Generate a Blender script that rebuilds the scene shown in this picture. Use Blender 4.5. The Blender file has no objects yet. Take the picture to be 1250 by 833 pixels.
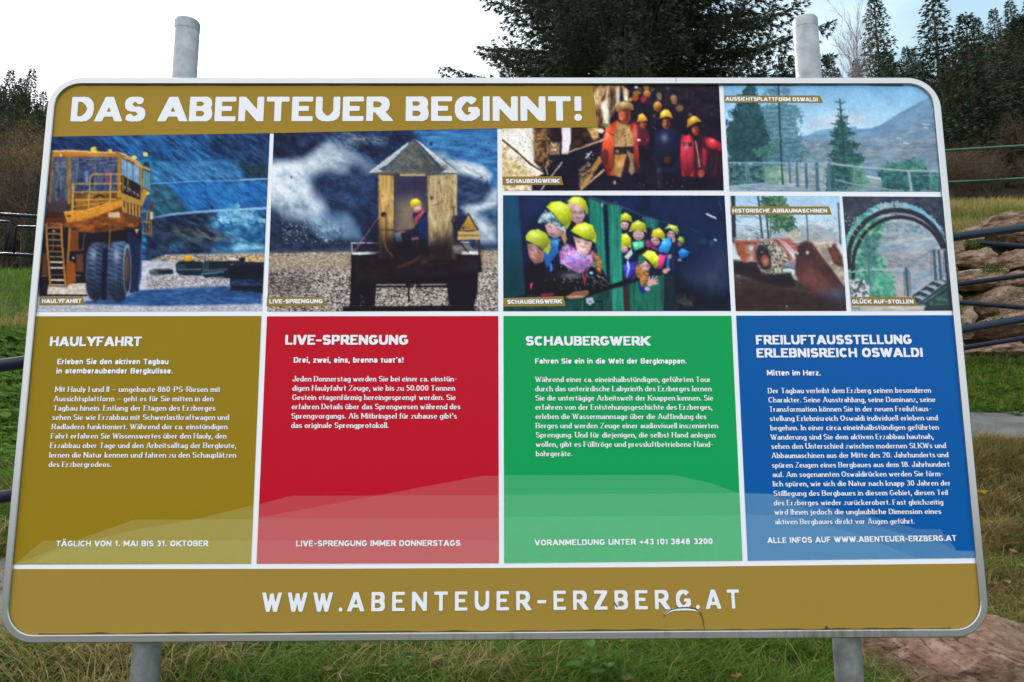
import bpy, bmesh, math, random
import numpy as np
from mathutils import Vector, Matrix, noise as mnoise

# ------------------------------------------------------------------ camera, sky, sun, exposure
C = bpy.context.scene.collection
CAMLOC = np.array([0.0218, -2.1393, 1.60])
YAW, PITCH, ROLL, FPX = 0.009435, 0.154894, -0.004385, 950.0
cam = bpy.data.cameras.new("camera")
cam.sensor_width = 36.0
cam.lens = 36.0 * FPX / 1250.0
cam.clip_start = 0.05
cam.clip_end = 600.0
camo = bpy.data.objects.new("camera", cam)
C.objects.link(camo)
_cy, _sy, _cp, _sp = math.cos(YAW), math.sin(YAW), math.cos(PITCH), math.sin(PITCH)
FW = np.array([_sy * _cp, _cy * _cp, _sp])
_r0 = np.array([_cy, -_sy, 0.0])
_u0 = np.cross(_r0, FW)
RT = math.cos(ROLL) * _r0 + math.sin(ROLL) * _u0
UP = -math.sin(ROLL) * _r0 + math.cos(ROLL) * _u0
camo.matrix_world = Matrix(((RT[0], UP[0], -FW[0], CAMLOC[0]), (RT[1], UP[1], -FW[1], CAMLOC[1]),
                            (RT[2], UP[2], -FW[2], CAMLOC[2]), (0, 0, 0, 1)))
bpy.context.scene.camera = camo

SUN_EL, SUN_AZ = math.radians(34), math.radians(-35)      # azimuth from +Y towards +X: sun behind the board, to the left
w = bpy.data.worlds.new("World")
bpy.context.scene.world = w
w.use_nodes = True
nt = w.node_tree
nt.nodes.clear()
wo = nt.nodes.new("ShaderNodeOutputWorld")
bg = nt.nodes.new("ShaderNodeBackground")
bg.inputs[1].default_value = 0.12
sky = nt.nodes.new("ShaderNodeTexSky")
sky.sky_type = 'NISHITA'
sky.sun_disc = False
sky.sun_elevation = SUN_EL
sky.sun_rotation = SUN_AZ
sky.air_density = 1.0
sky.dust_density = 0.4
tc = nt.nodes.new("ShaderNodeTexCoord")
mp = nt.nodes.new("ShaderNodeMapping")
mp.inputs['Scale'].default_value = (1.2, 1.2, 2.6)
mp.inputs['Location'].default_value = (0.35, 0.2, 0.1)
nz = nt.nodes.new("ShaderNodeTexNoise")
nz.inputs['Scale'].default_value = 1.3
nz.inputs['Detail'].default_value = 6
nz.inputs['Roughness'].default_value = 0.55
sep = nt.nodes.new("ShaderNodeSeparateXYZ")
ma = nt.nodes.new("ShaderNodeMath"); ma.operation = 'MULTIPLY_ADD'
ma.inputs[1].default_value = -0.62
cr = nt.nodes.new("ShaderNodeMapRange")
cr.inputs['From Min'].default_value = 0.02
cr.inputs['From Max'].default_value = 0.45
mixc = nt.nodes.new("ShaderNodeMix"); mixc.data_type = 'RGBA'
mixc.inputs['B'].default_value = (7.9, 8.1, 8.4, 1)
nt.links.new(tc.outputs['Generated'], mp.inputs['Vector'])
nt.links.new(mp.outputs[0], nz.inputs['Vector'])
nt.links.new(tc.outputs['Generated'], sep.inputs[0])
yadd = nt.nodes.new("ShaderNodeMath"); yadd.operation = 'MULTIPLY_ADD'; yadd.inputs[1].default_value = 0.42
nt.links.new(sep.outputs['Y'], yadd.inputs[0]); nt.links.new(sep.outputs['X'], yadd.inputs[2])
nt.links.new(yadd.outputs[0], ma.inputs[0])
nt.links.new(nz.outputs[0], ma.inputs[2])
nt.links.new(ma.outputs[0], cr.inputs['Value'])
nt.links.new(cr.outputs[0], mixc.inputs['Factor'])
thin = nt.nodes.new("ShaderNodeMix"); thin.data_type = 'RGBA'          # thin high veil over the clear sky
thin.inputs['Factor'].default_value = 0.85
thin.inputs['B'].default_value = (2.3, 3.35, 3.9, 1)
nt.links.new(sky.outputs[0], thin.inputs['A'])
nt.links.new(thin.outputs['Result'], mixc.inputs['A'])
nt.links.new(mixc.outputs['Result'], bg.inputs[0])
nt.links.new(bg.outputs[0], wo.inputs[0])

sun = bpy.data.lights.new("sun", 'SUN')
sun.energy = 1.1
sun.angle = math.radians(10)
sun.color = (1.0, 0.95, 0.87)
suno = bpy.data.objects.new("sun", sun)
C.objects.link(suno)
_sd = Vector((math.sin(SUN_AZ) * math.cos(SUN_EL), math.cos(SUN_AZ) * math.cos(SUN_EL), math.sin(SUN_EL)))
suno.rotation_euler = _sd.to_track_quat('Z', 'Y').to_euler()
suno.location = (0, 0, 40)

vs = bpy.context.scene.view_settings
vs.view_transform = 'Standard'
vs.look = 'None'
vs.exposure = 1.03
vs.gamma = 1.0
bpy.context.scene.cycles.max_bounces = 6
bpy.context.scene.cycles.transparent_max_bounces = 12

rng = np.random.default_rng(7)
random.seed(7)

# ------------------------------------------------------------------ helpers
def ray(px, py):
    px = np.asarray(px, float); py = np.asarray(py, float)
    return FW + ((px - 625.0) / FPX)[..., None] * RT + ((416.5 - py) / FPX)[..., None] * UP

def at(px, py, D):
    """world point seen at pixel (px,py) of the 1250x833 photograph, D metres in front of the camera"""
    r = ray(px, py)
    t = np.asarray(D, float) / r[..., 1]
    return CAMLOC + r * t[..., None] if r.ndim > 1 else CAMLOC + r * t

def onboard(px, py):
    """(x, z) on the board's front plane y=0"""
    r = ray(px, py)
    t = -CAMLOC[1] / r[..., 1]
    return np.stack([CAMLOC[0] + r[..., 0] * t, CAMLOC[2] + r[..., 2] * t], -1)

def lin(c):
    if isinstance(c, str):
        c = c.lstrip('#')
        c = [int(c[i:i + 2], 16) / 255 for i in (0, 2, 4)]
    c = np.asarray(c, float)
    return np.where(c <= 0.04045, c / 12.92, ((c + 0.055) / 1.055) ** 2.4)

def mat(name, color=(.5, .5, .5), rough=.6, metal=0.0, spec=.5, noise=None, bump=None, attr=None, trans=None, alpha=None):
    """noise=(scale, colour2, detail, lo, hi, [stretch]); bump=(scale, strength, distance, detail)"""
    m = bpy.data.materials.new(name)
    m.use_nodes = True
    n = m.node_tree.nodes; l = m.node_tree.links
    b = n["Principled BSDF"]
    col = tuple(float(v) for v in color) + (1,)
    b.inputs['Base Color'].default_value = col
    b.inputs['Roughness'].default_value = rough
    b.inputs['Metallic'].default_value = metal
    b.inputs['Specular IOR Level'].default_value = spec
    g = n.new("ShaderNodeTexCoord")
    src = None
    if attr:
        a = n.new("ShaderNodeAttribute"); a.attribute_name = attr
        src = a.outputs['Color']
    if noise:
        for k, nn in enumerate(noise if isinstance(noise[0], tuple) else (noise,)):
            t = n.new("ShaderNodeTexNoise")
            t.inputs['Scale'].default_value = nn[0]
            t.inputs['Detail'].default_value = nn[2]
            t.inputs['Roughness'].default_value = .62
            if len(nn) > 5:
                mpp = n.new("ShaderNodeMapping"); mpp.inputs['Scale'].default_value = nn[5]
                l.new(g.outputs['Object'], mpp.inputs[0]); l.new(mpp.outputs[0], t.inputs['Vector'])
            else:
                l.new(g.outputs['Object'], t.inputs['Vector'])
            mr = n.new("ShaderNodeMapRange")
            mr.inputs['From Min'].default_value = nn[3]; mr.inputs['From Max'].default_value = nn[4]
            l.new(t.outputs[0], mr.inputs['Value'])
            mx = n.new("ShaderNodeMix"); mx.data_type = 'RGBA'
            if src is None: mx.inputs['A'].default_value = col
            else: l.new(src, mx.inputs['A'])
            mx.inputs['B'].default_value = tuple(float(v) for v in nn[1]) + (1,)
            l.new(mr.outputs[0], mx.inputs['Factor'])
            src = mx.outputs['Result']
    if src is not None:
        l.new(src, b.inputs['Base Color'])
    if bump:
        t = n.new("ShaderNodeTexNoise")
        t.inputs['Scale'].default_value = bump[0]; t.inputs['Detail'].default_value = bump[3] if len(bump) > 3 else 4
        if len(bump) > 4:
            mpp = n.new("ShaderNodeMapping"); mpp.inputs['Scale'].default_value = bump[4]
            l.new(g.outputs['Object'], mpp.inputs[0]); l.new(mpp.outputs[0], t.inputs['Vector'])
        else:
            l.new(g.outputs['Object'], t.inputs['Vector'])
        bb = n.new("ShaderNodeBump"); bb.inputs['Strength'].default_value = bump[1]; bb.inputs['Distance'].default_value = bump[2]
        l.new(t.outputs[0], bb.inputs['Height']); l.new(bb.outputs[0], b.inputs['Normal'])
    if trans:
        out = n["Material Output"]
        tr = n.new("ShaderNodeBsdfTranslucent"); ms = n.new("ShaderNodeMixShader")
        ms.inputs[0].default_value = trans
        if src is not None: l.new(src, tr.inputs[0])
        else: tr.inputs[0].default_value = col
        l.new(b.outputs[0], ms.inputs[1]); l.new(tr.outputs[0], ms.inputs[2]); l.new(ms.outputs[0], out.inputs[0])
    if alpha is not None:
        b.inputs['Alpha'].default_value = alpha
    return m

def setp(o, label=None, cat=None, group=None, kind=None):
    if label: o['label'] = label
    if cat: o['category'] = cat
    if group: o['group'] = group
    if kind: o['kind'] = kind
    return o

def empty(name, loc=(0, 0, 0), **k):
    o = bpy.data.objects.new(name, None)
    C.objects.link(o)
    o.location = loc
    o.empty_display_size = .2
    return setp(o, **k)

def meshobj(name, verts, faces, material=None, parent=None, smooth=False, cols=None, loops=None, **k):
    """faces: (n,3) or (n,4) array, or list of tuples"""
    me = bpy.data.meshes.new(name)
    v = np.asarray(verts, dtype=np.float32)
    if parent is not None and not k.pop('local', False):
        v = v - np.array(parent_world(parent), dtype=np.float32)
    if isinstance(faces, np.ndarray) and faces.ndim == 2:
        nf, kk = faces.shape
        me.vertices.add(len(v)); me.vertices.foreach_set("co", v.ravel())
        me.loops.add(nf * kk); me.loops.foreach_set("vertex_index", faces.astype(np.int32).ravel())
        me.polygons.add(nf)
        me.polygons.foreach_set("loop_start", np.arange(0, nf * kk, kk, dtype=np.int32))
        me.polygons.foreach_set("loop_total", np.full(nf, kk, dtype=np.int32))
        me.update(calc_edges=True)
    else:
        me.from_pydata([tuple(map(float, p)) for p in v], [], [tuple(int(i) for i in f) for f in faces])
        me.update()
    me.validate()
    if cols is not None:
        ca = me.color_attributes.new("Col", 'FLOAT_COLOR', 'POINT')
        c4 = np.ones((len(v), 4), dtype=np.float32); c4[:, :3] = cols
        ca.data.foreach_set("color", c4.ravel())
    if material: me.materials.append(material)
    if smooth:
        me.polygons.foreach_set("use_smooth", np.ones(len(me.polygons), dtype=bool))
    o = bpy.data.objects.new(name, me)
    C.objects.link(o)
    if parent is not None: o.parent = parent
    return setp(o, **k)

def parent_world(p):
    t = np.zeros(3)
    while p is not None:
        t = t + np.array(p.location)
        p = p.parent
    return t

def tube(points, radius, seg=12, caps=True):
    P = [Vector(p) for p in points]
    n = len(P)
    R = radius if hasattr(radius, '__len__') else [radius] * n
    vs_, fs = [], []
    prev = None
    for i in range(n):
        t = (P[min(i + 1, n - 1)] - P[max(i - 1, 0)]).normalized()
        a = prev if prev is not None else (Vector((0, 0, 1)) if abs(t.z) < .9 else Vector((1, 0, 0)))
        a = (a - t * a.dot(t)).normalized()
        prev = a
        b = t.cross(a)
        for k in range(seg):
            an = 2 * math.pi * k / seg
            vs_.append(P[i] + (a * math.cos(an) + b * math.sin(an)) * R[i])
    for i in range(n - 1):
        for k in range(seg):
            k2 = (k + 1) % seg
            fs.append((i * seg + k, i * seg + k2, (i + 1) * seg + k2, (i + 1) * seg + k))
    if caps:
        fs.append(tuple(range(seg))[::-1]); fs.append(tuple((n - 1) * seg + k for k in range(seg)))
    return vs_, fs

def join(parts):
    V, F = [], []
    o = 0
    for v, f in parts:
        V += list(v); F += [tuple(i + o for i in q) for q in f]
        o += len(v)
    return V, F

def vnoise(x, y, seed=0):
    """value noise, 0..1"""
    xi = np.floor(x).astype(np.int64); yi = np.floor(y).astype(np.int64)
    fx = x - xi; fy = y - yi
    fx = fx * fx * (3 - 2 * fx); fy = fy * fy * (3 - 2 * fy)
    def h(a, b):
        n = (a * 374761393 + b * 668265263 + seed * 1442695041) & 0xffffffff
        n = ((n ^ (n >> 13)) * 1274126177) & 0xffffffff
        n = (n ^ (n >> 16)) & 0xffffffff
        return n / 4294967295.0
    return (h(xi, yi) * (1 - fx) + h(xi + 1, yi) * fx) * (1 - fy) + (h(xi, yi + 1) * (1 - fx) + h(xi + 1, yi + 1) * fx) * fy

def fbm(x, y, seed=0, oct=4, gain=.55):
    s = 0; a = 1; t = 0
    for i in range(oct):
        s = s + a * vnoise(x * 2 ** i + 17.3 * i, y * 2 ** i - 9.1 * i, seed + i); t += a; a *= gain
    return s / t
# ------------------------------------------------------------------ printed pictures: a small painter that colours the points of a flat grid
class Canvas:
    def __init__(self, quad, step=1.0):
        q = np.array(quad, float)                      # TL TR BR BL in photo pixels
        nx = int(max(np.linalg.norm(q[1] - q[0]), np.linalg.norm(q[2] - q[3])) / step) + 1
        ny = int(max(np.linalg.norm(q[3] - q[0]), np.linalg.norm(q[2] - q[1])) / step) + 1
        s, t = np.meshgrid(np.linspace(0, 1, nx), np.linspace(0, 1, ny))
        s = s.ravel()[:, None]; t = t.ravel()[:, None]
        P = (q[0] * (1 - s) + q[1] * s) * (1 - t) + (q[3] * (1 - s) + q[2] * s) * t
        self.nx, self.ny = nx, ny
        self.X0, self.Y0 = P[:, 0].copy(), P[:, 1].copy()
        # a slightly wavering sampling position keeps printed outlines from being ruler straight
        self.X = P[:, 0] + (fbm(P[:, 0] / 2.6, P[:, 1] / 2.6, 91, 2) - .5) * 1.0
        self.Y = P[:, 1] + (fbm(P[:, 0] / 2.6, P[:, 1] / 2.6, 95, 2) - .5) * 1.0
        self.col = np.zeros((len(P), 3))
        self.o(0, 0, 1)
        self.seed = 1
    def o(self, x0, y0, s): self.x0, self.y0, self.s = x0, y0, s
    def ball(self, *spots, k=.42):
        """printed form shading of rounded things (helmets, heads): brighter crown, darker lower edge"""
        for cx, cy, rx, ry in spots:
            th = np.linspace(0, 2 * math.pi, 18, endpoint=False)
            idx, m = self.mask(self._pts(np.stack([cx + rx * np.cos(th), cy + ry * np.sin(th)], 1)), 1.2)
            if not len(idx): continue
            u = ((self.X[idx] - self.x0) * self.s - cx) / rx; v = ((self.Y[idx] - self.y0) * self.s - cy) / ry
            f = 1 + k * (-.75 * v - .25 * u - .30 * (u * u + v * v) + .18)
            self.col[idx] *= (1 + (f - 1) * m)[:, None]
            j = np.exp(-(((u + .15) / .28) ** 2 + ((v + .5) / .22) ** 2)) * m * .35
            self.col[idx] += j[:, None] * (1 - self.col[idx])
    def finish(self, sat=1.10, lift=0.0):
        """photographic grain and tonal unevenness of the print"""
        x, y = self.X0, self.Y0
        I = self.col.reshape(self.ny, self.nx, 3)                   # slight optical softness
        P = np.pad(I, ((1, 1), (1, 1), (0, 0)), mode='edge')
        B = (P[:-2, 1:-1] + P[2:, 1:-1] + P[1:-1, :-2] + P[1:-1, 2:]) / 4
        self.col = (I * .62 + B * .38).reshape(-1, 3)
        g = 1 + .12 * (fbm(x / 1.5, y / 1.5, 61, 2) - .5) + .10 * (fbm(x / 5, y / 4, 62, 3) - .5) + .12 * (fbm(x / 16, y / 14, 63, 2) - .5)
        c = self.col * g[:, None]
        m = c.mean(1, keepdims=True)
        c = np.clip(m + (c - m) * sat - .008, 0, 1)
        self.col = c * (1 - lift) + np.array([.66, .76, .82]) * lift
    def _pts(self, t):
        a = np.array([float(v) for v in t.replace(',', ' ').split()] if isinstance(t, str) else t, float).reshape(-1, 2)
        return a / self.s + np.array([self.x0, self.y0])
    def _blend(self, idx, m, color):
        c = np.asarray(self._c(color))
        if c.ndim == 2: c = c[idx]
        m = m[:, None]
        self.col[idx] = self.col[idx] * (1 - m) + c * m
    def _c(self, c):
        if isinstance(c, str):
            c = c.lstrip('#'); return [int(c[i:i + 2], 16) / 255 for i in (0, 2, 4)]
        return c
    def mask(self, pts, soft):
        lo = pts.min(0) - soft - 1; hi = pts.max(0) + soft + 1
        idx = np.nonzero((self.X > lo[0]) & (self.X < hi[0]) & (self.Y > lo[1]) & (self.Y < hi[1]))[0]
        if len(idx) == 0: return idx, np.zeros(0)
        x = self.X[idx]; y = self.Y[idx]
        ins = np.zeros(len(idx), bool); d = np.full(len(idx), 1e9)
        n = len(pts)
        for i in range(n):
            ax, ay = pts[i]; bx, by = pts[(i + 1) % n]
            ex, ey = bx - ax, by - ay
            L = ex * ex + ey * ey + 1e-12
            t = np.clip(((x - ax) * ex + (y - ay) * ey) / L, 0, 1)
            d = np.minimum(d, np.hypot(x - ax - t * ex, y - ay - t * ey))
            if ay != by:
                c = ((ay > y) != (by > y)) & (x < (bx - ax) * (y - ay) / (by - ay) + ax)
                ins ^= c
        sd = np.where(ins, d, -d)
        return idx, np.clip(sd / max(soft, .01) * .5 + .5, 0, 1)
    def p(self, t, color, a=1.0, s=.8):
        idx, m = self.mask(self._pts(t), s)
        if len(idx): self._blend(idx, m * a, color)
    def e(self, cx, cy, rx, ry, color, a=1.0, s=.8, rot=0):
        th = np.linspace(0, 2 * math.pi, 20, endpoint=False)
        c, sn = math.cos(math.radians(rot)), math.sin(math.radians(rot))
        ex, ey = rx * np.cos(th), ry * np.sin(th)
        self.p(np.stack([cx + ex * c - ey * sn, cy + ex * sn + ey * c], 1), color, a, s)
    def l(self, t, wd, color, a=1.0, s=.7):
        P = self._pts(t); hw = wd / self.s / 2
        lo = P.min(0) - hw - 2; hi = P.max(0) + hw + 2
        idx = np.nonzero((self.X > lo[0]) & (self.X < hi[0]) & (self.Y > lo[1]) & (self.Y < hi[1]))[0]
        if len(idx) == 0: return
        x = self.X[idx]; y = self.Y[idx]; d = np.full(len(idx), 1e9)
        for i in range(len(P) - 1):
            ax, ay = P[i]; bx, by = P[i + 1]; ex, ey = bx - ax, by - ay
            tt = np.clip(((x - ax) * ex + (y - ay) * ey) / (ex * ex + ey * ey + 1e-12), 0, 1)
            d = np.minimum(d, np.hypot(x - ax - tt * ex, y - ay - tt * ey))
        m = np.clip((hw - d) / s * .5 + .5, 0, 1) * min(1.0, 0.35 + hw * 1.3)
        self._blend(idx, m * a, color)
    def noise(self, sx, sy=None, ang=0, oct=4, lo=.3, hi=.7):
        self.seed += 7
        sy = sy or sx
        c, sn = math.cos(math.radians(ang)), math.sin(math.radians(ang))
        u = (self.X * c + self.Y * sn) / sx; v = (-self.X * sn + self.Y * c) / sy
        return np.clip((fbm(u, v, self.seed, oct) - lo) / (hi - lo), 0, 1)
    def n(self, t, ca, cb, sx, sy=None, ang=0, a=1.0, s=1.5, lo=.3, hi=.7, oct=4, rough=0):
        """fill a polygon (or all) with noise between two colours; rough>0 eats the edge"""
        f = self.noise(sx, sy, ang, oct, lo, hi)[:, None]
        col = np.array(self._c(ca)) * (1 - f) + np.array(self._c(cb)) * f
        if t is None:
            idx = np.arange(len(self.X)); m = np.ones(len(idx))
        else:
            idx, m = self.mask(self._pts(t), s + rough)
            if rough and len(idx):
                g = fbm(self.X[idx] / max(2.2, rough * .5), self.Y[idx] / max(2.2, rough * .5), self.seed + 3, 3)
                m = np.clip((m + (g - .5) * 1.3 - .5) * 4 + .5, 0, 1)
        if len(idx): self._blend(idx, m * a, col)
    def dots(self, t, n, r, color, a=.8):
        P = self._pts(t); lo = P.min(0); hi = P.max(0)
        rr = np.random.default_rng(n + int(lo[0]))
        for i in range(n):
            x, y = rr.uniform(lo, hi); q = rr.uniform(.4, 1) * r
            j = np.nonzero((abs(self.X - x) < q + 1) & (abs(self.Y - y) < q + 1))[0]
            m = np.clip(q - np.hypot(self.X[j] - x, self.Y[j] - y) + .5, 0, 1)
            self._blend(j, m * a * rr.uniform(.4, 1), color)

def paint_truck(c):
    O = lambda k: c.o(*{'A': (40, 160, 7.573), 'B': (40, 270, 7.573), 'C': (180, 160, 7.573), 'D': (180, 270, 7.573)}[k])
    c.n(None, '#0b1d46', '#2c7cb6', 16, 3.2, 36, lo=.28, hi=.72)
    c.n(None, '#16407c', '#5ea8d4', 9, 1.8, 40, a=.38, lo=.45, hi=.75)
    O('C')
    c.n('600,30 1135,20 1115,450 900,430 830,300 600,220 520,120', '#0b1530', '#2c4a72', 10, 3, 38, a=.8, s=7)
    c.n('0,30 420,30 180,40 60,60 0,60', '#3c7cab', '#6fb0d4', 6, 2, 30, a=.5, s=4)
    c.n('180,490 1110,470 1100,705 380,740 260,600', '#175aa6', '#3e8fd0', 7, 2, 38, a=.65, s=3)
    c.n('90,285 830,275 900,440 30,480', '#2468a0', '#78b8dc', 10, 2, 34, a=.55, s=3)
    c.n('20,500 190,505 390,745 20,790', '#183c4a', '#3c6c76', 6, 3, 40, a=.8, s=3)
    c.n('850,290 1110,330 1100,440 930,440', '#122434', '#2c4c50', 5, 3, 38, a=.8, s=3)
    c.l('30 490 260 478 480 463 800 462 1110 444', 8, '#86b8dc', .9)
    c.l('860 452 1110 442', 9, '#b8d4e8', .8)
    c.l('30 285 420 290 800 270', 6, '#3b7ba4', .6)
    c.l('230 100 400 265', 5, '#88a4b8', .6)
    c.l('20 815 260 772 640 740 860 728 1110 715', 24, '#94c2e4')
    c.e(597, 712, 15, 16, '#202c4c')
    O('A')
    c.n('190,50 560,50 830,220 560,190 185,185', '#0c1836', '#1a3462', 8, 3, 35, a=.85, s=4)
    O('D')
    c.n('-10,-20 300,-60 600,-80 1100,-40 1090,290 280,312 130,325 20,368 -10,372', '#0a1733', '#31425a', 9, 4, 20, s=2)
    c.n('60,60 420,40 700,40 900,120 760,220 420,180 200,120', '#141c30', '#8c8c80', 10, 3, 24, a=.6, s=6, lo=.4, hi=.75)
    c.n('560,40 640,-60 760,-130 830,-10 1100,-20 1090,260 800,280 600,290 640,200 780,180', '#1c5c90', '#7cbcdc', 9, 6, 20, a=.85, s=6, lo=.35, hi=.7)
    c.n('780,240 900,205 1080,230 1080,268 800,285', '#5aa4c8', '#a8d8e8', 5, 4, a=.9, s=3)
    c.n('880,90 1060,110 1050,200 900,190', '#14406c', '#2c6c9c', 6, 4, a=.8, s=5)
    c.n('200,200 330,210 300,300 190,290', '#14284c', '#4c8cac', 4, 2, 40, a=.7, s=3)
    O('C')
    c.n('640,840 655,765 700,740 785,745 800,680 825,662 850,690 860,745 990,740 1110,850', '#4c8cbc', '#a0d0e4', 6, 5, a=.9, s=2, rough=2)
    O('D')
    c.n('-1100,375 40,366 170,316 600,308 1090,292 1070,850 -1100,850', '#a8abbb', '#cfd0da', 5, 2, 0, s=1.2)
    c.n('600,300 1090,262 1085,300 700,312', '#3c6890', '#5c88ac', 8, 3, a=.9)
    c.n('30,366 170,316 600,308 880,305 1085,305 1085,378 760,378 270,382', '#6c6464', '#dcc8a4', 2.2, 1.6, 0, s=1)
    c.n('850,310 1085,308 1085,375 900,375', '#7c6048', '#e8cc98', 2.2, 1.6, 0, s=1)
    c.n('0,500 500,510 770,530 765,605 0,635', '#6a6874', '#dcd4d4', 1.8, 1.2, 0, a=.9, s=2)
    O('B')
    c.n('480,745 870,690 980,640 1136,632 1800,600 2120,600 2120,770 1136,790 480,770', '#1e4478', '#44689a', 8, 2, 0, s=1.6)
    c.n('50,780 1136,792 2120,775 2120,840 50,840', '#8a8c9c', '#d8d4d8', 2, 1.4, 0, a=.8, s=2)
    O('D')
    c.p('15,460 60,445 200,438 235,452 237,490 120,500 60,503 20,490', '#46545c')
    c.p('90,460 235,452 237,488 110,495', '#18202c')
    c.l('20 470 60 460', 8, '#8c9894', .7)
    c.p('262,400 290,370 400,366 512,376 512,440 500,505 300,506 268,470', '#122030')
    for k in range(7): c.l([275 + k * 10, 400 + k % 2 * 8, 285 + k * 12, 440], 5, '#5a7078', .7)
    c.l('280 452 500 447', 9, '#7c8c8c', .8); c.l('285 490 330 498', 7, '#889488', .7)
    c.p('505,400 530,370 770,372 880,372 895,350 900,375 770,400 770,530 540,528 500,500', '#101c2c')
    for k in range(4): c.l([520 + k * 15, 385, 515 + k * 15, 455], 6, '#5c7c80', .8)
    for k in range(15): c.l([520 + k * 15, 470 - k * 1, 524 + k * 15, 455 - k], 5, '#a8c8c4', .8)
    c.l('505 492 640 478 700 470', 14, '#5c9098', .8); c.l('560 525 700 520', 8, '#88b8bc', .8)
    c.e(375, 350, 42, 22, '#c88c18'); c.e(374, 332, 24, 20, '#eab020')
    c.p('760,412 860,378 1080,384 1068,668 768,642', '#0a1022')
    c.n('770,535 1070,540 1068,600 770,600', '#121c34', '#2c4464', 5, 2, a=.9)
    c.p('755,412 860,378 1080,384 1075,412', '#221c2c')
    c.p('845,345 900,335 900,375 850,375', '#101424'); c.e(790, 350, 28, 10, '#e8ecf0')
    c.n('690,655 768,625 1068,668 1000,690', '#1a2440', '#2c3c5c', 6, 2, a=.8, s=3)
    # the truck
    O('B')
    c.p('60,500 120,-20 1000,-20 1010,180 990,500 985,640 900,665 870,600 500,600 500,690 60,700', '#130d1b')
    c.p('150,590 300,600 345,578 500,574 500,682 135,680', '#d2c4b8')
    c.n('150,600 500,590 500,680 140,680', '#b8a89c', '#e8dccc', 3, 2, a=.8)
    c.l('130 686 500 690', 16, '#0e0a14')
    c.n('110,-30 1000,-30 985,60 900,55 820,82 560,112 430,104 360,62 120,62', '#4a2410', '#a05a1e', 10, 4, -10)
    c.p('330,70 425,90 425,275 335,282', '#6c3a1a'); c.p('310,400 345,365 395,395 402,560 315,604', '#8c4a18')
    c.p('405,310 466,305 470,475 402,470', '#5a3a22'); c.p('90,300 130,300 140,500 85,505', '#54321e')
    c.l('345 70 325 380', 20, '#9c6c34'); c.l('420 270 470 270', 7, '#7c6854'); c.l('480 120 465 270', 9, '#6a4c38')
    c.e(378, 342, 8, 9, '#c8c8cc'); c.l('395 505 440 503', 8, '#a07850'); c.l('80 512 130 508', 8, '#8a5838')
    for y, x0, wd, cc in ((20, 132, 8, '#8c5c30'), (62, 138, 10, '#b08c58'), (118, 146, 10, '#b08c58'), (174, 150, 10, '#a88450'), (228, 152, 9, '#a07c4c'),
                          (282, 156, 9, '#9c7848'), (330, 164, 8, '#c8ac84'), (381, 168, 13, '#e8dab4'), (433, 172, 13, '#f0e2c0'),
                          (497, 172, 7, '#8c6440'), (545, 176, 13, '#f4e6c8'), (590, 168, 8, '#d8ccb8')):
        c.l([x0, y, x0 + 120, y + 2], wd, cc)
    c.e(195, 92, 12, 14, '#a88428'); c.l('188 120 186 280', 10, '#7c5c20', .8)
    c.l('122 -20 135 230 165 602', 19, '#a8763c'); c.l('262 -20 272 200 305 600', 20, '#a4703a')
    c.l('165 600 320 608', 12, '#5c4430')
    # wheels
    c.p('880,90 1000,190 1010,260 1005,520 975,650 905,668 870,620', '#182244')
    c.l('1003 215 1003 400 978 620', 10, '#5c7890', .7)
    c.p('495,320 520,240 560,205 650,195 700,230 690,720 600,735 530,715 500,650 488,480', '#2b3a52')
    c.p('690,300 705,230 745,198 850,188 895,215 908,300 905,500 880,660 835,725 740,738 690,720', '#384d6a')
    c.n('495,320 560,205 700,195 850,188 908,300 905,500 880,660 740,738 600,735 500,650', '#26303f', '#4f6074', 5, 3, 20, a=.5, s=2)
    c.p('495,570 905,570 860,700 740,740 560,730', '#1a2238', .45, 6)
    c.p('652,260 696,235 684,730 636,730 640,480', '#0b1130')
    for y in range(225, 700, 44):
        c.l([515, y + 5, 560, y + 15, 575, y + 26], 8, '#0d1736'); c.l([590, y, 620, y + 8, 645, y + 28], 9, '#0d1736')
        c.l([705, y + 10, 740, y + 16, 755, y + 28], 8, '#101c40'); c.l([785, y, 815, y + 8, 840, y + 22], 9, '#101c40')
    c.e(874, 455, 38, 248, '#7c9498', .9); c.e(876, 450, 30, 205, '#3c3440'); c.e(872, 450, 18, 120, '#5c4844')
    c.l('702 0 716 90 704 255', 13, '#7c5432'); c.p('940,75 985,75 962,122', '#c0a890')
    c.l('1000 10 1095 10 1100 120 1020 120', 10, '#9c7030'); c.l('1020 10 1025 110', 6, '#8c6838'); c.l('1050 0 1052 120', 6, '#8c6838'); c.l('1075 0 1078 120', 8, '#a8783c')
    O('A')
    c.p('165,200 820,225 1085,360 1085,560 1010,700 1000,850 110,850 150,600', '#3a2a28')
    c.n('180,240 800,235 800,570 380,565 170,650', '#1e2a4c', '#4a5c80', 16, 10, 90, a=1)
    c.p('165,570 345,560 360,745 140,750', '#3c3038'); c.n('170,250 330,245 320,640 160,650', '#2c3a54', '#5c7488', 6, 14, 0, a=.9)
    for x, y, ln in ((370, 262, 90), (480, 265, 120), (620, 262, 80), (690, 285, 90), (370, 318, 60), (520, 315, 50), (620, 300, 60), (200, 300, 110), (210, 330, 110), (700, 320, 70), (430, 290, 60)):
        c.l([x, y, x + ln, y - 8], 10, '#a8acb4', .6)
    c.p('482,372 520,366 518,505 486,512', '#90a4d4', .85, 1.5); c.p('680,368 702,372 700,500 676,490', '#bc4468', .9, 1.2)
    c.l('265 430 258 540', 12, '#b0b4bc', .7); c.l('240 500 232 620', 12, '#1c1418')
    c.n('385,560 800,560 820,640 700,680 400,735', '#5c3818', '#9c6a2c', 14, 6, 0)
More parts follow.
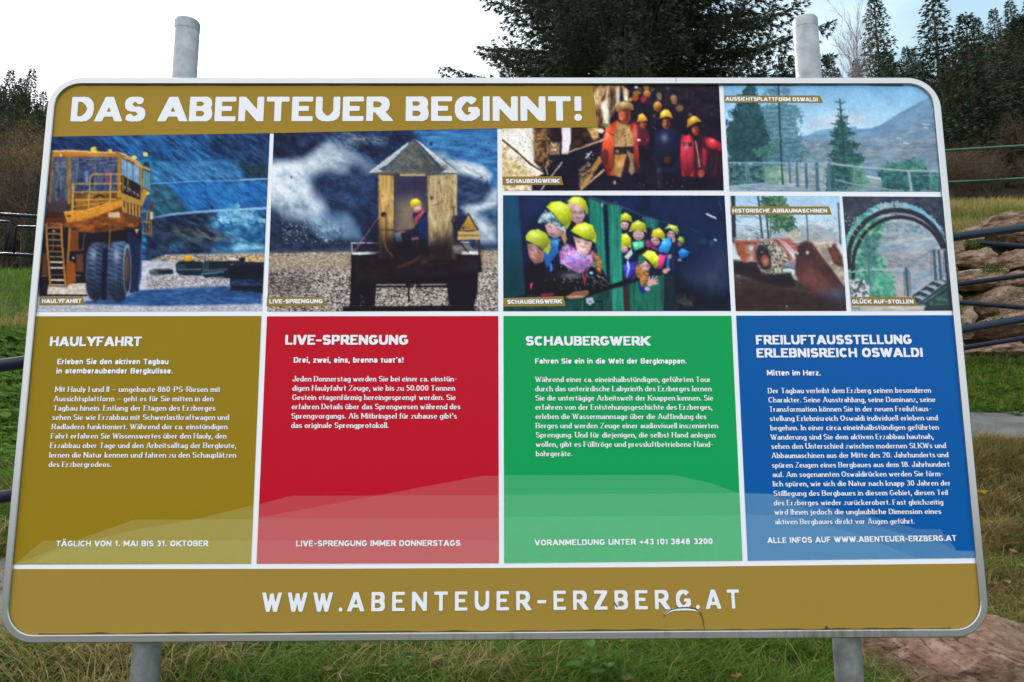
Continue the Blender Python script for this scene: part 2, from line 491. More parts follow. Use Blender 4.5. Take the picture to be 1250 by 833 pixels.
    c.p('550,630 600,585 640,585 690,630 620,605', '#301810')
    c.l('338 235 336 660', 34, '#a06c24'); c.l('182 245 160 660', 22, '#9a6224'); c.l('240 250 222 640', 9, '#7a6650'); c.l('318 250 312 560', 8, '#7c6a50')
    c.l('418 250 406 480', 9, '#806c58'); c.l('582 245 576 560', 9, '#786854'); c.l('640 400 640 480', 6, '#786854')
    c.l('800 240 798 480 800 600', 34, '#b4762a')
    c.n('180,186 340,182 790,198 835,216 830,250 780,243 180,243', '#a8641e', '#c4883c', 20, 5, 0)
    c.l('182 190 340 184 560 198 790 202', 9, '#f4d2a0')
    c.p('780,198 835,206 860,225 1090,352 1085,372 980,335 860,262 800,225', '#c09458'); c.l('800 212 850 215 1000 300', 7, '#f0dcb8')
    c.e(262, 226, 10, 9, '#fff0e0'); c.l('775 205 845 235', 9, '#5c3414'); c.l('880 270 940 305', 8, '#4a2c18')
    c.p('822,255 985,340 990,502 820,402', '#7498b8'); c.n('822,255 985,340 990,502 820,402', '#5c84ac', '#a0bccc', 6, 10, 0, a=.7)
    for x in (872, 928): c.l([x, 285, x + 2, 455], 6, '#3c4c60')
    c.l('820 405 990 505', 8, '#8c7850')
    c.p('1020,358 1088,392 1088,552 1012,522', '#64909c'); c.l('1045 370 1042 535', 6, '#3c5864'); c.l('1068 380 1066 545', 6, '#4c6870')
    c.l('1003 345 1000 640', 20, '#a08040')
    c.p('828,410 1000,505 998,645 820,575', '#201822')
    for x, y in ((845, 525), (890, 550), (932, 575), (968, 595)): c.e(x, y, 15, 16, '#b8ac90'); c.e(x - 4, y + 6, 10, 16, '#2c2018')
    for x in (835, 880): c.l([x, 430, x, 560], 10, '#96783c')
    c.p('815,570 1000,642 1020,530 1085,562 1060,590 1012,705 820,645', '#a8853e')
    c.p('812,640 1012,700 975,850 855,850', '#5c3620')
    for x, y in ((832, 650), (862, 660), (895, 672), (925, 684), (955, 692), (985, 700)): c.l([x, y, x + 4, y + 95], 12, '#c49c54')
    c.l('820 650 850 750', 12, '#c09850')
    c.p('290,752 480,735 720,662 820,640 830,700 640,775 480,830 320,850 305,800', '#d28c2a'); c.l('295 752 480 738 720 664', 8, '#f0b85c')
    c.n('440,835 640,775 815,705 860,850 440,850', '#5c2c10', '#9c5a20', 8, 4); c.e(335, 790, 22, 14, '#4a2410')
    for t, wd in (('380 490 820 488', 12), ('388 566 815 564', 12), ('392 640 770 634', 11), ('376 486 366 745', 20), ('528 480 534 425 560 402 820 400', 12), ('528 480 518 705', 12), ('722 402 716 660', 14), ('380 700 720 655', 9)):
        c.l(t, wd, '#c89c44')
    c.p('703,755 806,753 806,802 703,802', '#dac6a0'); c.l('715 772 795 772', 6, '#8c7450', .6); c.l('725 787 785 787', 6, '#8c7450', .6)
    c.p('140,745 290,755 300,850 120,850', '#3a1c18'); c.l('150 655 330 655', 7, '#5c4438', .6); c.l('165 500 330 500', 7, '#70583c', .6)
    c.e(568, 176, 32, 28, '#dccc54'); c.e(600, 170, 18, 14, '#282830', .6); c.e(722, 186, 28, 16, '#d8b080'); c.e(748, 180, 12, 12, '#1c2030')
    c.e(938, 248, 25, 21, '#e4d468'); c.p('990,300 1018,258 1080,258 1108,300 1092,352 1012,315', '#1c7c9c'); c.p('1030,285 1075,290 1080,340 1020,320', '#142c4c')
    c.e(1042, 218, 23, 20, '#e4d468'); c.e(1066, 580, 16, 12, '#e0c070')
    c.e(1098, 700, 17, 42, '#5c2c34'); c.e(1100, 785, 16, 40, '#dcc0a0'); c.l('1005 745 1060 745 1055 850', 9, '#b08c48'); c.l('1075 730 1085 850', 7, '#a87c40')
    O('B'); c.ball((575, 460, 95, 290), (795, 460, 110, 300), k=.55)
    c.n('110,-30 1000,-30 985,60 820,82 560,112 360,62 120,62', '#3c1c0c', '#b8702c', 3, 2, a=.25); O('A'); c.n('290,752 820,640 830,700 480,830 320,850', '#a8641c', '#f0b050', 4, 2, -12, a=.35)
    c.n('165,240 800,240 800,560 170,650', '#141c38', '#8c94a8', 2.5, 4, a=.22)

def paint_cabin(c):
    O = lambda k: c.o(*{'E': (420, 160, 6.405), 'F': (420, 260, 6.579), 'G': (325, 160, 6.41), 'H': (325, 270, 7.243)}[k])
    c.n(None, '#121a34', '#2c4068', 14, 8, 30)
    c.o(0, 0, 1)
    c.n('500,155 612,155 612,240 560,200 520,185', '#2c5c94', '#4c8cc0', 16, 3, 0, s=6)
    O('G')
    c.n('50,10 740,10 740,110 560,60 320,50', '#16223f', '#5c7894', 8, 2, 25, a=.6, s=6, lo=.45, hi=.8)
    c.n('480,60 640,20 760,60 700,130 560,150', '#2c4468', '#8ca4bc', 6, 2, 35, a=.75, s=5)
    c.p('20,262 160,242 300,235 400,150 500,110 590,165 640,230 620,320 500,295 400,330 345,390 340,450 300,520 100,540 20,560', '#d4e0ea', .97, 7)
    c.p('0,300 250,260 330,420 450,560 490,700 350,690 190,640 40,560 0,560', '#dbe4ec', .97, 7)
    c.p('300,240 500,130 580,190 560,280 430,290 340,350 200,360', '#c8d2de', .7, 6)
    c.n('20,250 300,235 480,110 600,170 640,330 400,330 345,460 480,660 300,720 60,580', '#8ea4bd', '#f4f7fb', 13, 7, 35, a=.55, s=9, lo=.25, hi=.6)
    c.n('60,520 330,560 480,680 420,760 250,760 100,680', '#3c5474', '#c4d2e0', 7, 5, 50, a=.6, s=9)
    c.n('420,120 640,150 700,260 600,330 480,250', '#6c84a0', '#e4ebf2', 7, 4, 30, a=.6, s=7, lo=.35, hi=.7)
    c.p('30,560 200,640 330,600 460,620 480,760 300,720 160,680', '#a0b4c8', .75, 9)
    c.p('600,160 720,185 760,240 700,235 620,200', '#a8b8c8', .8, 4)
    c.p('440,640 560,620 640,660 680,760 740,840 560,840 470,780', '#4c6c90', .8, 7)
    c.p('560,640 640,660 670,730 640,760 560,720', '#6c8cae', .7, 5)
    c.n('370,350 600,320 740,250 740,620 600,620 480,560 400,470', '#1b2c4a', '#3c5678', 12, 8, a=.8, s=15)
    c.p('150,660 60,600 40,833 300,833 330,720', '#1c2a44', .35, 10)
    c.e(197, 362, 7, 8, '#4c5058')
    c.dots('380,330 737,620', 60, .7, '#8ca0bc', .5); c.dots('560,40 737,190', 70, .8, '#98aabe', .5)
    O('H')
    c.n('40,60 400,20 700,140 780,180 780,280 30,285', '#151c30', '#2c3c54', 6, 4, a=.8, s=6)
    c.p('390,0 560,-10 700,60 700,120 520,150 420,60', '#7c9cba', .8, 8)
    c.dots('140,0 700,200', 130, 1.0, '#a8bcd0', .6); c.dots('140,20 560,170', 50, 1.3, '#c8d8e4', .6); c.e(530, 172, 12, 14, '#c8e0f4', .8)
    c.n('390,0 560,-10 700,60 700,120 520,150 420,60', '#34506f', '#a8c0d4', 5, 4, 60, a=.6, s=6)
    O('E')
    c.p('0,160 90,180 250,270 180,330 60,250 0,280', '#8c9cb0', .7, 6)
    c.n('0,20 330,50 330,100 0,100', '#26344c', '#a0b0c0', 5, 2, 20, a=.7, s=4); c.dots('0,40 520,300', 60, .7, '#98a8c0', .5)
    c.dots('0,300 260,820', 90, .7, '#4c6c94', .6)
    c.p('0,640 60,680 110,760 120,840 0,840', '#6c88a8', .8, 5)
    c.p('690,170 790,170 820,220 760,230', '#a8bccc', .8, 4)
    c.p('810,235 930,235 1080,280 1150,340 1130,400 1000,360 900,330 850,280', '#dde2e8', .95, 4)
    c.n('885,340 1060,380 1150,420 1160,540 1060,620 900,640 885,520', '#1c2c4c', '#3c5476', 7, 4, s=5)
    c.n('920,600 1080,560 1160,460 1210,440 1210,620 1060,640 1010,700', '#a0b0c8', '#dce4ec', 8, 5, s=4)
    c.n('1050,640 1200,590 1210,850 1180,840', '#243c5c', '#4c6c8c', 8, 5, s=5)
    c.p('980,600 1060,660 1170,760 1180,860 1060,860', '#ccd8e4', .85, 7)
    c.n('810,235 1080,280 1150,340 1130,400 900,330', '#8c9cb0', '#f4f6f8', 6, 3, 25, a=.6, s=4)
    c.n('980,600 1170,760 1180,860 1060,860', '#8ca0b8', '#e8eff6', 8, 4, 50, a=.6, s=5)
    c.dots('800,60 1190,230', 60, .9, '#24344c', .8); c.dots('1000,360 1140,450', 40, 1.3, '#1c2c48', .7); c.e(682, 104, 12, 14, '#182840'); c.dots('560,20 760,120', 20, 1, '#1c3050', .8)
    c.l('500 10 545 55 590 10', 6, '#1c2840', .8)
    # ground
    c.o(0, 0, 1)
    c.n('318,309.6 420,308 520,307 612,306 612,384 318,384', '#3a2e30', '#d6cdc2', 1.7, 1.1, 0, s=.8, lo=.30, hi=.66, oct=3)
    c.n('318,309.6 420,308 612,306 612,326 440,330 318,330', '#7c6a58', '#cdbfa6', 2.2, 1.0, 0, s=5, a=.75)
    c.p('318,330 380,335 380,360 318,362', '#2c2024', .25, 8)
    O('F')
    # trailer
    c.p('60,335 290,333 300,300 880,300 880,335 1096,335 1108,475 1076,480 1072,640 1042,750 850,747 825,600 258,600 248,752 45,752', '#120d17')
    c.n('60,335 880,345 1100,340 1105,470 880,480 100,560', '#120d17', '#2c2024', 12, 8, a=.7, s=4)
    c.p('-10,752 1045,745 1095,792 -10,795', '#100c14'); c.n('1040,750 1110,790 1060,790', '#4c3c34', '#b0a090', 2, 1)
    c.dots('130,660 160,750', 12, .8, '#a09890', .7)
    c.l('262 580 490 578', 10, '#d0ccc8', .8); c.l('530 580 600 578', 6, '#807c78', .6); c.l('620 578 818 576', 10, '#c8c4c0', .8); c.l('260 592 830 592', 9, '#181218')
    c.l('518 590 520 715', 14, '#141018'); c.l('560 600 575 580', 8, '#e0dcd8')
    c.l('60 245 288 243', 9, '#c0c4d0'); c.l('62 245 66 325', 7, '#c8ccd4'); c.p('70,250 285,250 285,312 75,312', '#1c1826', .8)
    c.p('66,320 292,314 262,330 180,336 66,338', '#e6eaf2'); c.p('942,310 1096,312 1092,333 945,336', '#dfe6ee')
    c.l('275 40 75 320', 6, '#b07c80'); c.l('272 140 105 315', 9, '#15131c'); c.l('60 330 -10 450', 4, '#a88078', .8)
    O('E')
    c.n('270,335 396,345 392,1000 275,1000', '#ac8444', '#dcb878', 4, 30, 0)
    c.p('395,348 658,352 656,1000 390,1000', '#38364c'); c.p('400,560 540,520 600,600 560,770 400,800', '#9c8468', .75, 12)
    c.p('400,360 655,360 655,480 400,480', '#2c2a44', .6, 8); c.l('555 360 552 540', 6, '#24223a', .7); c.l('400 635 530 635', 5, '#544c54', .6)
    c.n('655,350 884,338 878,700 870,1000 660,1000', '#ac9468', '#dccca8', 5, 26, 0); c.n('655,350 884,338 878,700 870,1000 660,1000', '#6c5030', '#c8a878', 2, 12, 0, a=.35, lo=.3, hi=.5)
    for x, y, r in ((745, 405, 8), (800, 365, 8), (850, 400, 9), (300, 510, 6), (672, 365, 5), (350, 590, 6)): c.e(x, y, r * .8, r * 1.4, '#4c3820', .8)
    c.l('842 470 845 600 860 660', 8, '#5c4428', .8); c.l('860 600 862 830', 26, '#3c2c28', .6); c.l('875 340 875 660', 8, '#e0c898', .6)
    c.l('690 585 735 572 772 546', 6, '#4c3824'); c.e(686, 524, 16, 16, '#4a4038'); c.l('655 520 655 640', 8, '#54442c')
    c.e(865, 700, 26, 40, '#1c1a24'); c.l('394 345 390 840', 8, '#3c2c1c', .7)
    c.p('435,330 640,330 638,355 436,355', '#b8a078'); c.p('270,335 400,335 400,350 270,345', '#54402c')
    c.p('190,332 300,325 545,62 560,70 760,325 896,332', '#555a60')
    c.n('300,325 545,70 760,325', '#464a50', '#70706c', 8, 5, 0)
    c.p('188,330 505,86 500,112 340,265 275,300 310,322', '#dfe4ec'); c.p('562,70 600,92 720,190 898,332 760,326 800,298 745,262 690,205', '#e4e8ee'); c.n('735,255 800,262 830,300 760,300', '#4c5058', '#a8a8a0', 3, 2, a=.7)
    c.l('186 334 300 330 560 334 896 334', 7, '#6c5c44')
    # man
    c.e(560, 566, 42, 33, '#d4bc34'); c.l('522 594 606 575', 8, '#b89c28'); c.e(574, 612, 30, 28, '#c08c84'); c.e(590, 600, 16, 22, '#e0b0a8', .7); c.e(560, 655, 24, 16, '#1c2038')
    c.p('535,660 600,625 640,640 656,700 656,860 560,860 590,740 545,720', '#232c5c'); c.p('545,690 590,640 622,618 632,640 605,700 605,770 590,760 560,730', '#b4424c'); c.l('600 660 620 625', 7, '#e08088')
    O('F')
    c.p('405,150 560,125 640,0 668,0 670,340 520,340 405,330', '#141830', .9); c.p('590,60 668,20 668,300 610,200', '#1a2c60', .8)
    c.p('400,160 455,158 470,230 420,240', '#8cb4cc'); c.e(462, 154, 32, 9, '#c07870'); c.p('545,210 612,208 600,300 552,300', '#642838'); c.p('538,200 598,195 605,210 545,222', '#d8c0d0')
    c.p('400,120 560,90 545,130 470,150 405,140', '#8c7460', .8, 3)
    c.p('262,120 400,170 670,230 905,120 905,420 262,420', '#160f18', .80, 15); c.p('262,230 905,230 905,420 262,420', '#140e16', .75, 9); c.p('420,440 600,360 610,375 480,430', '#6c3c34', .8, 2); c.n('600,350 700,345 700,420 620,420', '#1c1418', '#6c5448', 4, 3, a=.6, s=4)
    c.e(318, 15, 22, 22, '#241c24'); c.l('280 135 400 140', 10, '#402c1c'); c.l('325 20 322 220 345 300 385 345', 6, '#9c7058'); c.l('335 20 340 200', 8, '#5c3c20')
    c.l('1082 220 1088 325', 22, '#3c2824'); c.p('900,240 1000,245 1040,300 960,300 890,320 870,270', '#9c9488', .7, 2); c.l('935 245 995 315', 14, '#2c242c'); c.l('925 235 1000 237', 8, '#d8d8d4')
    c.p('875,40 930,40 940,260 880,260', '#1c1c28', .9, 2)
    c.p('998,0 1082,140 918,150', '#241c1c'); c.p('998,18 1068,136 932,142', '#cca24c')
    for k in range(7): c.l([955, 128, 985 + k * 14, 50 + k * 12], 4, '#4c3818', .8)
    c.e(955, 125, 10, 9, '#3c2c14'); c.p('915,150 1088,150 1086,215 912,218', '#c4a670'); c.l('925 182 1080 182', 12, '#6c5430', .75)

    O('E'); c.ball((562, 560, 44, 34), (574, 612, 30, 30)); c.n('200,325 545,70 890,325', '#34383c', '#8c8c84', 2.5, 1.5, 10, a=.3); c.p('545,65 760,325 640,325', '#2c3036', .3, 4)
    c.n('655,350 884,338 878,700 660,900', '#5c4428', '#e8d8b8', 2, 7, 0, a=.25)

def paint_tunnel(c):
    O = lambda k: c.o(*{'I': (610, 100, 6.173), 'J': (725, 100, 6.17)}[k])
    c.n(None, '#100c20', '#1c1628', 10, 6)
    O('I')
    c.n('0,300 265,300 265,600 335,690 245,740 240,840 0,840', '#a47c40', '#f6ead4', 3.5, 3, 30, lo=.22, hi=.52)
    c.p('20,340 255,340 258,560 240,640 120,540 30,420', '#f6f2f2', .85, 7)
    c.n('30,560 240,690 240,740 20,730', '#b08848', '#f4e2b8', 3, 2, a=.7, s=4)
    c.n('255,345 470,345 400,600 335,685 262,600', '#1e1216', '#94704a', 4, 3, 80, s=2)
    c.n('255,370 340,380 330,560 270,590', '#4c3020', '#d0a468', 3, 2, a=.7, s=3)
    c.dots('150,370 255,520', 20, 1.1, '#5c4030', .8)
    c.p('360,345 470,345 460,480 400,480', '#1c121c', .9, 3); c.p('465,340 542,340 535,460 515,545 468,545 470,430', '#f0e8ec')
    c.n('535,345 745,345 720,430 640,480 525,540 540,440', '#1c1014', '#4c3428', 6, 4); c.n('655,345 740,345 745,425 705,445', '#9c7040', '#f0cc90', 3, 3)
    c.n('690,15 925,15 880,190 800,345 735,335', '#4c3020', '#cca878', 2.5, 9, 8, lo=.3, hi=.65)
    c.n('765,160 825,120 822,335 785,310', '#d8c0a0', '#fffaf0', 2, 8, s=2); c.n('700,100 750,60 745,200', '#c09060', '#f0d8b0', 2, 5, s=2); c.p('735,180 765,230 765,335 738,335', '#3c241c', .7, 2)
    c.p('870,60 895,30 905,160 880,190', '#f0e6d4', .9, 2); c.p('835,60 870,80 840,240 825,200', '#2c1a18', .8, 3)
    c.l('20 440 120 520 230 620 330 690', 13, '#3c2a2c'); c.l('235 640 322 692', 9, '#fff8f0')
    c.l('475 545 790 440', 9, '#d0b094'); c.l('310 818 470 608', 9, '#dcc8b8'); c.l('608 818 790 664', 9, '#dcc0a0'); c.l('372 588 346 640 362 702', 9, '#a49488')
    c.n('385,460 455,465 450,545 385,545', '#6c5840', '#f0dcb0', 3, 3); c.e(405, 575, 30, 24, '#1a1420'); c.e(760, 370, 26, 19, '#ecdfc4')
    c.n('600,660 660,610 730,640 700,720 640,790 600,810', '#2c2020', '#a08868', 2.5, 2, s=2); c.l('650 575 690 530', 9, '#e8e8f0'); c.dots('640,540 730,620', 18, .9, '#e8e0e0', .8)
    c.p('690,655 745,560 775,585 730,660 700,690', '#a87e4c'); c.p('605,805 640,740 690,690 705,705 650,790 620,815', '#b4884e')
    O('J')
    # background crowd
    c.n('290,20 940,20 960,260 420,200 300,160', '#14101e', '#2c2230', 6, 5, a=.8, s=5)
    c.n('210,20 262,70 258,150 225,140', '#b08858', '#fff0d8', 2, 5)
    for x, y, rx, ry, cc in ((395, 45, 22, 22, '#9c7834'), (400, 92, 28, 30, '#b07438'), (312, 118, 24, 30, '#b44c2c'), (322, 84, 30, 16, '#8c7838'), (372, 132, 22, 26, '#a82c38'), (490, 100, 20, 20, '#747050'), (494, 122, 16, 18, '#8c6c58'),
                              (600, 125, 26, 28, '#8a6840'), (605, 150, 20, 22, '#a87858'), (478, 185, 32, 38, '#b48438'), (485, 205, 18, 24, '#8c5034'), (645, 200, 30, 26, '#7c603c'), (275, 135, 18, 16, '#b8943c'), (555, 48, 15, 15, '#504838'),
                              (440, 60, 14, 12, '#6a5438'), (725, 248, 15, 14, '#70503a'), (345, 60, 12, 16, '#5c4430'), (700, 100, 10, 20, '#3c2c34'), (890, 240, 12, 14, '#3c2838')):
        c.e(x, y, rx, ry, cc, .9, 1.0)
    c.e(320, 42, 13, 9, '#fffaf0'); c.dots('420,240 470,370', 25, 1, '#6c5c54', .7); c.dots('600,60 940,380', 40, 1, '#4c3c44', .5)
    # fourth visitor
    c.p('655,420 720,395 760,440 830,420 880,420 960,470 955,520 880,510 850,600 830,700 745,718 660,710 648,560', '#3c1428')
    c.p('660,405 725,400 745,450 755,560 750,716 662,710 650,560', '#b02c40'); c.p('835,425 880,420 962,470 955,520 880,505 845,480', '#b42c3c'); c.p('815,500 850,520 845,620 820,640', '#8c2034')
    c.p('670,455 735,460 740,492 668,482', '#201020'); c.l('700 500 710 700', 6, '#7c1c30', .7); c.l('735 500 725 700', 5, '#dc4858', .5)
    c.p('730,330 800,320 820,420 790,520 740,420', '#1a1220'); c.e(765, 366, 28, 38, '#8a3a2a'); c.e(752, 362, 13, 22, '#b86048', .8, 1)
    c.p('700,345 704,290 735,262 770,258 812,300 770,305 735,325', '#bc8c30'); c.e(745, 285, 18, 12, '#e0b450', .7, 1); c.l('765 450 785 560 795 640', 9, '#c0b098'); c.e(805, 692, 25, 30, '#a04c40')
    # third visitor
    c.p('450,380 520,345 580,345 640,380 650,640 610,680 480,680 445,560', '#161a34'); c.e(544, 315, 30, 44, '#6c3424'); c.e(530, 312, 15, 32, '#c07858', .85, 1.2)
    c.p('493,278 500,238 530,210 560,212 585,245 590,275 550,262', '#e4b43c'); c.e(525, 240, 16, 16, '#f8d868', .7, 1); c.e(552, 592, 26, 24, '#6c3428'); c.n('470,650 510,650 515,800 480,800', '#1a1a30', '#4c4c54', 3, 6, a=.7)
    # second visitor
    c.p('280,350 340,320 400,360 425,440 400,480 330,480 290,430', '#521c2e'); c.e(370, 322, 26, 32, '#9a4830'); c.e(360, 322, 12, 20, '#c87850', .7, 1); c.p('325,305 335,255 360,238 398,270 402,295 360,298', '#dca43c'); c.e(336, 440, 16, 8, '#ffffff'); c.e(400, 440, 10, 8, '#804038')
    # guide
    c.p('95,690 300,640 320,815 100,815', '#17122a'); c.p('175,290 90,350 62,470 60,540 100,700 148,708 150,520 152,390 192,310', '#c6482a'); c.p('80,500 60,540 100,690 125,700 110,560', '#983028', .7, 2); c.l('100 380 140 450 130 640', 10, '#e87848', .7)
    c.p('255,330 312,305 325,400 345,640 315,665 295,560 285,420', '#9a2c2c'); c.l('320 480 335 640', 8, '#d04838', .7); c.l('85 370 155 410', 7, '#3c2028')
    c.n('182,305 268,330 300,430 300,500 265,520 150,505 152,390', '#94784c', '#d0b484', 4, 5)
    for y in (360, 385, 410, 440, 470): c.e(225 + (y - 360) * .15, y, 5, 5, '#2c2018')
    c.p('150,492 300,488 302,545 165,552', '#15101c'); c.e(175, 525, 16, 12, '#8c7c60')
    c.n('155,550 248,548 200,722 145,700', '#a87c48', '#dcb070', 5, 8); c.p('245,520 300,545 305,680 280,705 262,680 270,600', '#8c8060'); c.p('248,560 268,600 240,720 205,760', '#241420')
    c.p('178,215 272,210 278,280 245,325 215,322 185,280', '#8a3c2c'); c.e(208, 255, 24, 34, '#cc6c4c', .9, 1); c.e(205, 283, 12, 5, '#e8b0a0', .6); c.p('166,225 172,180 205,150 250,145 292,170 300,215 235,205', '#9c7e54'); c.e(215, 175, 24, 14, '#c0a070', .7, 1)
    c.p('45,560 80,505 110,520 105,620 70,630', '#5c2030'); c.p('0,620 45,570 60,600 10,650', '#b07c44'); c.l('-60 480 75 432', 8, '#c8a080'); c.l('0 725 80 660', 8, '#d8b898')
    c.p('80,320 105,310 110,335 85,350', '#1c6c3c'); c.e(155, 760, 12, 16, '#b09080'); c.dots('320,740 700,800', 14, 1, '#8c7868', .7)
    for fx, fy, r in ((228, 262, 1.5), (770, 362, 1.2), (540, 315, 1.25), (368, 322, 1.0)):
        c.l([fx - 13 * r, fy - 8 * r, fx - 5 * r, fy - 7 * r], 4, '#2c1418', .8); c.l([fx + 5 * r, fy - 7 * r, fx + 13 * r, fy - 6 * r], 4, '#2c1418', .8)
        c.l([fx - 7 * r, fy + 14 * r, fx + 7 * r, fy + 14 * r], 4, '#54181c', .8); c.p([fx + 12 * r, fy - 25 * r, fx + 24 * r, fy - 20 * r, fx + 20 * r, fy + 20 * r, fx + 8 * r, fy + 28 * r], '#2c141c', .6, 1.2)
    c.n('60,300 350,300 350,680 60,680', '#7c2c1c', '#e87c4c', 3, 9, 10, a=.14, s=3); c.n('650,400 960,400 960,720 650,720', '#4c101c', '#d84c5c', 3, 10, 5, a=.18, s=3)

    c.ball((235, 180, 70, 38), (365, 275, 40, 35), (540, 245, 50, 38), (755, 300, 58, 46), (400, 92, 28, 30), (478, 185, 32, 38), (600, 130, 26, 30))
    c.ball((105, 500, 50, 200), (320, 480, 40, 180), (705, 560, 55, 160), (900, 470, 60, 50), (545, 500, 95, 150), k=.6)

def paint_train(c):
    O = lambda k: c.o(*{'K': (610, 235, 5.553), 'L': (745, 235, 5.553)}[k])
    c.n(None, '#0c1834', '#14264a', 10, 20)
    O('K')
    c.p('20,15 130,15 172,690 20,730', '#104050'); c.p('20,15 130,15 145,300 20,300', '#1c5080', .7, 14); c.p('25,500 160,500 170,690 25,720', '#0c2a34', .7, 14)
    c.p('130,15 600,15 610,640 172,690', '#131a38'); c.p('130,15 600,15 560,60 330,100 150,240', '#1c2c54', .8, 6)
    c.n('600,30 720,70 833,100 833,610 750,625 690,520 610,200', '#175c50', '#248070', 3, 40, 0)
    for x in (655, 668, 690, 780, 795): c.l([x, 60, x + 18, 600], 5, '#3ca08c', .7)
    c.p('698,75 732,88 752,625 728,625', '#0c1a34')
    c.p('590,15 833,90 833,110 700,75 600,40', '#223048'); c.l('600 28 720 72 833 104', 6, '#4c6078', .8); c.e(696, 85, 8, 14, '#90b0c0', .8)
    O('L')
    c.n('0,85 72,110 82,600 0,625', '#1a6a58', '#2c907c', 3, 40, 0)
    for x in (14, 30, 55): c.l([x, 90, x + 14, 610], 5, '#48a894', .7)
    c.p('75,120 240,170 330,200 560,260 540,560 360,560 85,600', '#101c38'); c.n('215,165 325,190 325,250 240,240', '#14484c', '#2c7c78', 3, 20, 0)
    for x in (225, 245, 275, 300): c.l([x, 172, x + 2, 240], 4, '#5ca89c', .5)
    c.l('0 68 100 108 200 150 280 178 400 212', 6, '#48607c', .7)
    c.p('330,90 500,20 780,20 800,500 700,560 540,560 450,280', '#142648', .8, 12)
    c.p('520,560 640,500 740,380 790,420 800,640 680,690 560,640', '#3c4660', .75, 16); c.p('420,560 560,640 700,700 810,690 810,805 360,805 360,560', '#0f1420', .9, 10)
    c.n('440,700 560,690 560,780 440,780', '#141620', '#4c4c44', 4, 3, a=.7, s=4); c.e(525, 760, 30, 10, '#70685c', .6, 2)
    c.l('655 148 712 176', 12, '#d4e0f0'); c.e(710, 323, 9, 7, '#cce6ff'); c.e(685, 345, 14, 16, '#3c5878', .7, 2); c.e(630, 335, 20, 14, '#4c5c6c', .5, 3); c.l('540 248 600 275', 4, '#405878', .8); c.l('735 60 755 120', 6, '#48607c', .7)
    # lower green side and rail
    O('K')
    c.n('25,760 450,715 750,650 745,808 25,808', '#0f3434', '#1a4c48', 6, 12); c.n('745,650 833,640 833,808 750,808', '#1a6454', '#268070', 3, 20)
    c.l('560 740 560 800', 6, '#40a080', .7); c.l('180 780 300 760', 6, '#2c6c60', .8); c.l('330 780 440 745', 8, '#30706c', .8)
    c.l('440 715 600 690 750 642 840 618', 28, '#15121c'); c.l('755 660 758 805', 12, '#3c2c20'); c.l('660 740 690 740 695 800', 10, '#14141c')
    c.p('585,720 630,712 640,745 610,768 588,750', '#b8bccc'); c.e(612, 742, 12, 10, '#7c88a8')
    O('L')
    c.l('-5 642 100 608 190 592', 26, '#16121c'); c.n('8,665 84,645 96,808 12,808', '#1c6c58', '#309080', 3, 20); c.p('88,640 122,632 130,808 96,808', '#3c2420')
    c.n('122,625 200,600 360,555 355,808 132,808', '#12443e', '#206c58', 3, 30)
    for x in (150, 175, 205, 235, 262, 290, 318, 340): c.l([x, 600, x + 2, 800], 4, '#34907c', .45)
    c.l('362 560 356 800', 7, '#6c7c5c', .5); c.p('375,560 440,555 440,800 370,800', '#102c34', .8, 3)
    HY, FA = '#bcc42e', '#c89c98'
    O('K')
    # three at the left
    c.p('170,480 300,470 330,700 175,695', '#150e1e'); c.p('205,622 226,615 210,664', '#e84878'); c.p('480,195 570,180 560,230 480,250', '#20161c')
    c.p('462,70 570,95 578,160 560,200 525,216 485,190', '#c09a9c'); c.e(540, 150, 26, 34, '#d4b0b0', .6, 1.5); c.l('520 172 545 176', 7, '#8c3c50'); c.e(515, 130, 8, 4, '#3c2c38', .7); c.e(548, 134, 8, 4, '#3c2c38', .7)
    c.p('455,62 490,32 540,28 580,55 600,110 595,155 578,130 545,92 480,78', '#b4ba34'); c.e(510, 50, 26, 12, '#d8d868', .6, 1.2)
    c.p('300,320 400,300 400,400 320,510 290,430', '#2660a4'); c.n('345,330 410,320 380,390', '#2c60b0', '#70b8e0', 2.5, 2); c.p('335,480 350,480 386,600 345,590', '#5078cc'); c.p('410,290 445,250 456,320 440,356', '#b08c60')
    c.p('305,225 340,195 435,240 412,295 370,312 330,290', '#bc9294'); c.e(385, 250, 24, 24, '#d4acac', .6, 1.5); c.l('345 278 368 290', 6, '#843848'); c.l('330 232 348 238', 5, '#3c2838'); c.l('388 248 410 256', 5, '#3c2838')
    c.n('258,205 275,165 310,122 360,150 452,245 440,268 330,200 270,210', '#4c708c', '#cce0dc', 3, 2.4, 60, lo=.35, hi=.6)
    for k in range(6): c.l([270 + k * 14, 205 - k * 12, 288 + k * 14, 160 - k * 6], 6, '#d8e4e0', .7)
    c.p('315,98 350,66 410,62 465,85 492,140 482,205 458,247 420,215 370,150', HY); c.e(425, 105, 36, 24, '#d4dc58', .6, 2); c.p('355,140 458,247 440,235 372,170', '#808a20', .8)
    c.p('185,345 240,350 302,410 292,470 240,488 200,440', '#a87470'); c.e(235, 400, 26, 30, '#c49490', .6, 2); c.l('215 430 250 448', 7, '#e0c0c0', .8); c.l('210 390 232 398', 5, '#382430'); c.l('255 405 272 412', 5, '#382430')
    c.p('175,300 200,262 260,250 315,278 345,330 345,380 325,424 270,368 180,325', '#a8b238'); c.e(240, 285, 36, 18, '#c4cc60', .6, 2)
    # girl in front
    c.p('295,580 400,490 560,545 640,490 700,530 748,640 610,690 450,705 290,690', '#14121b')
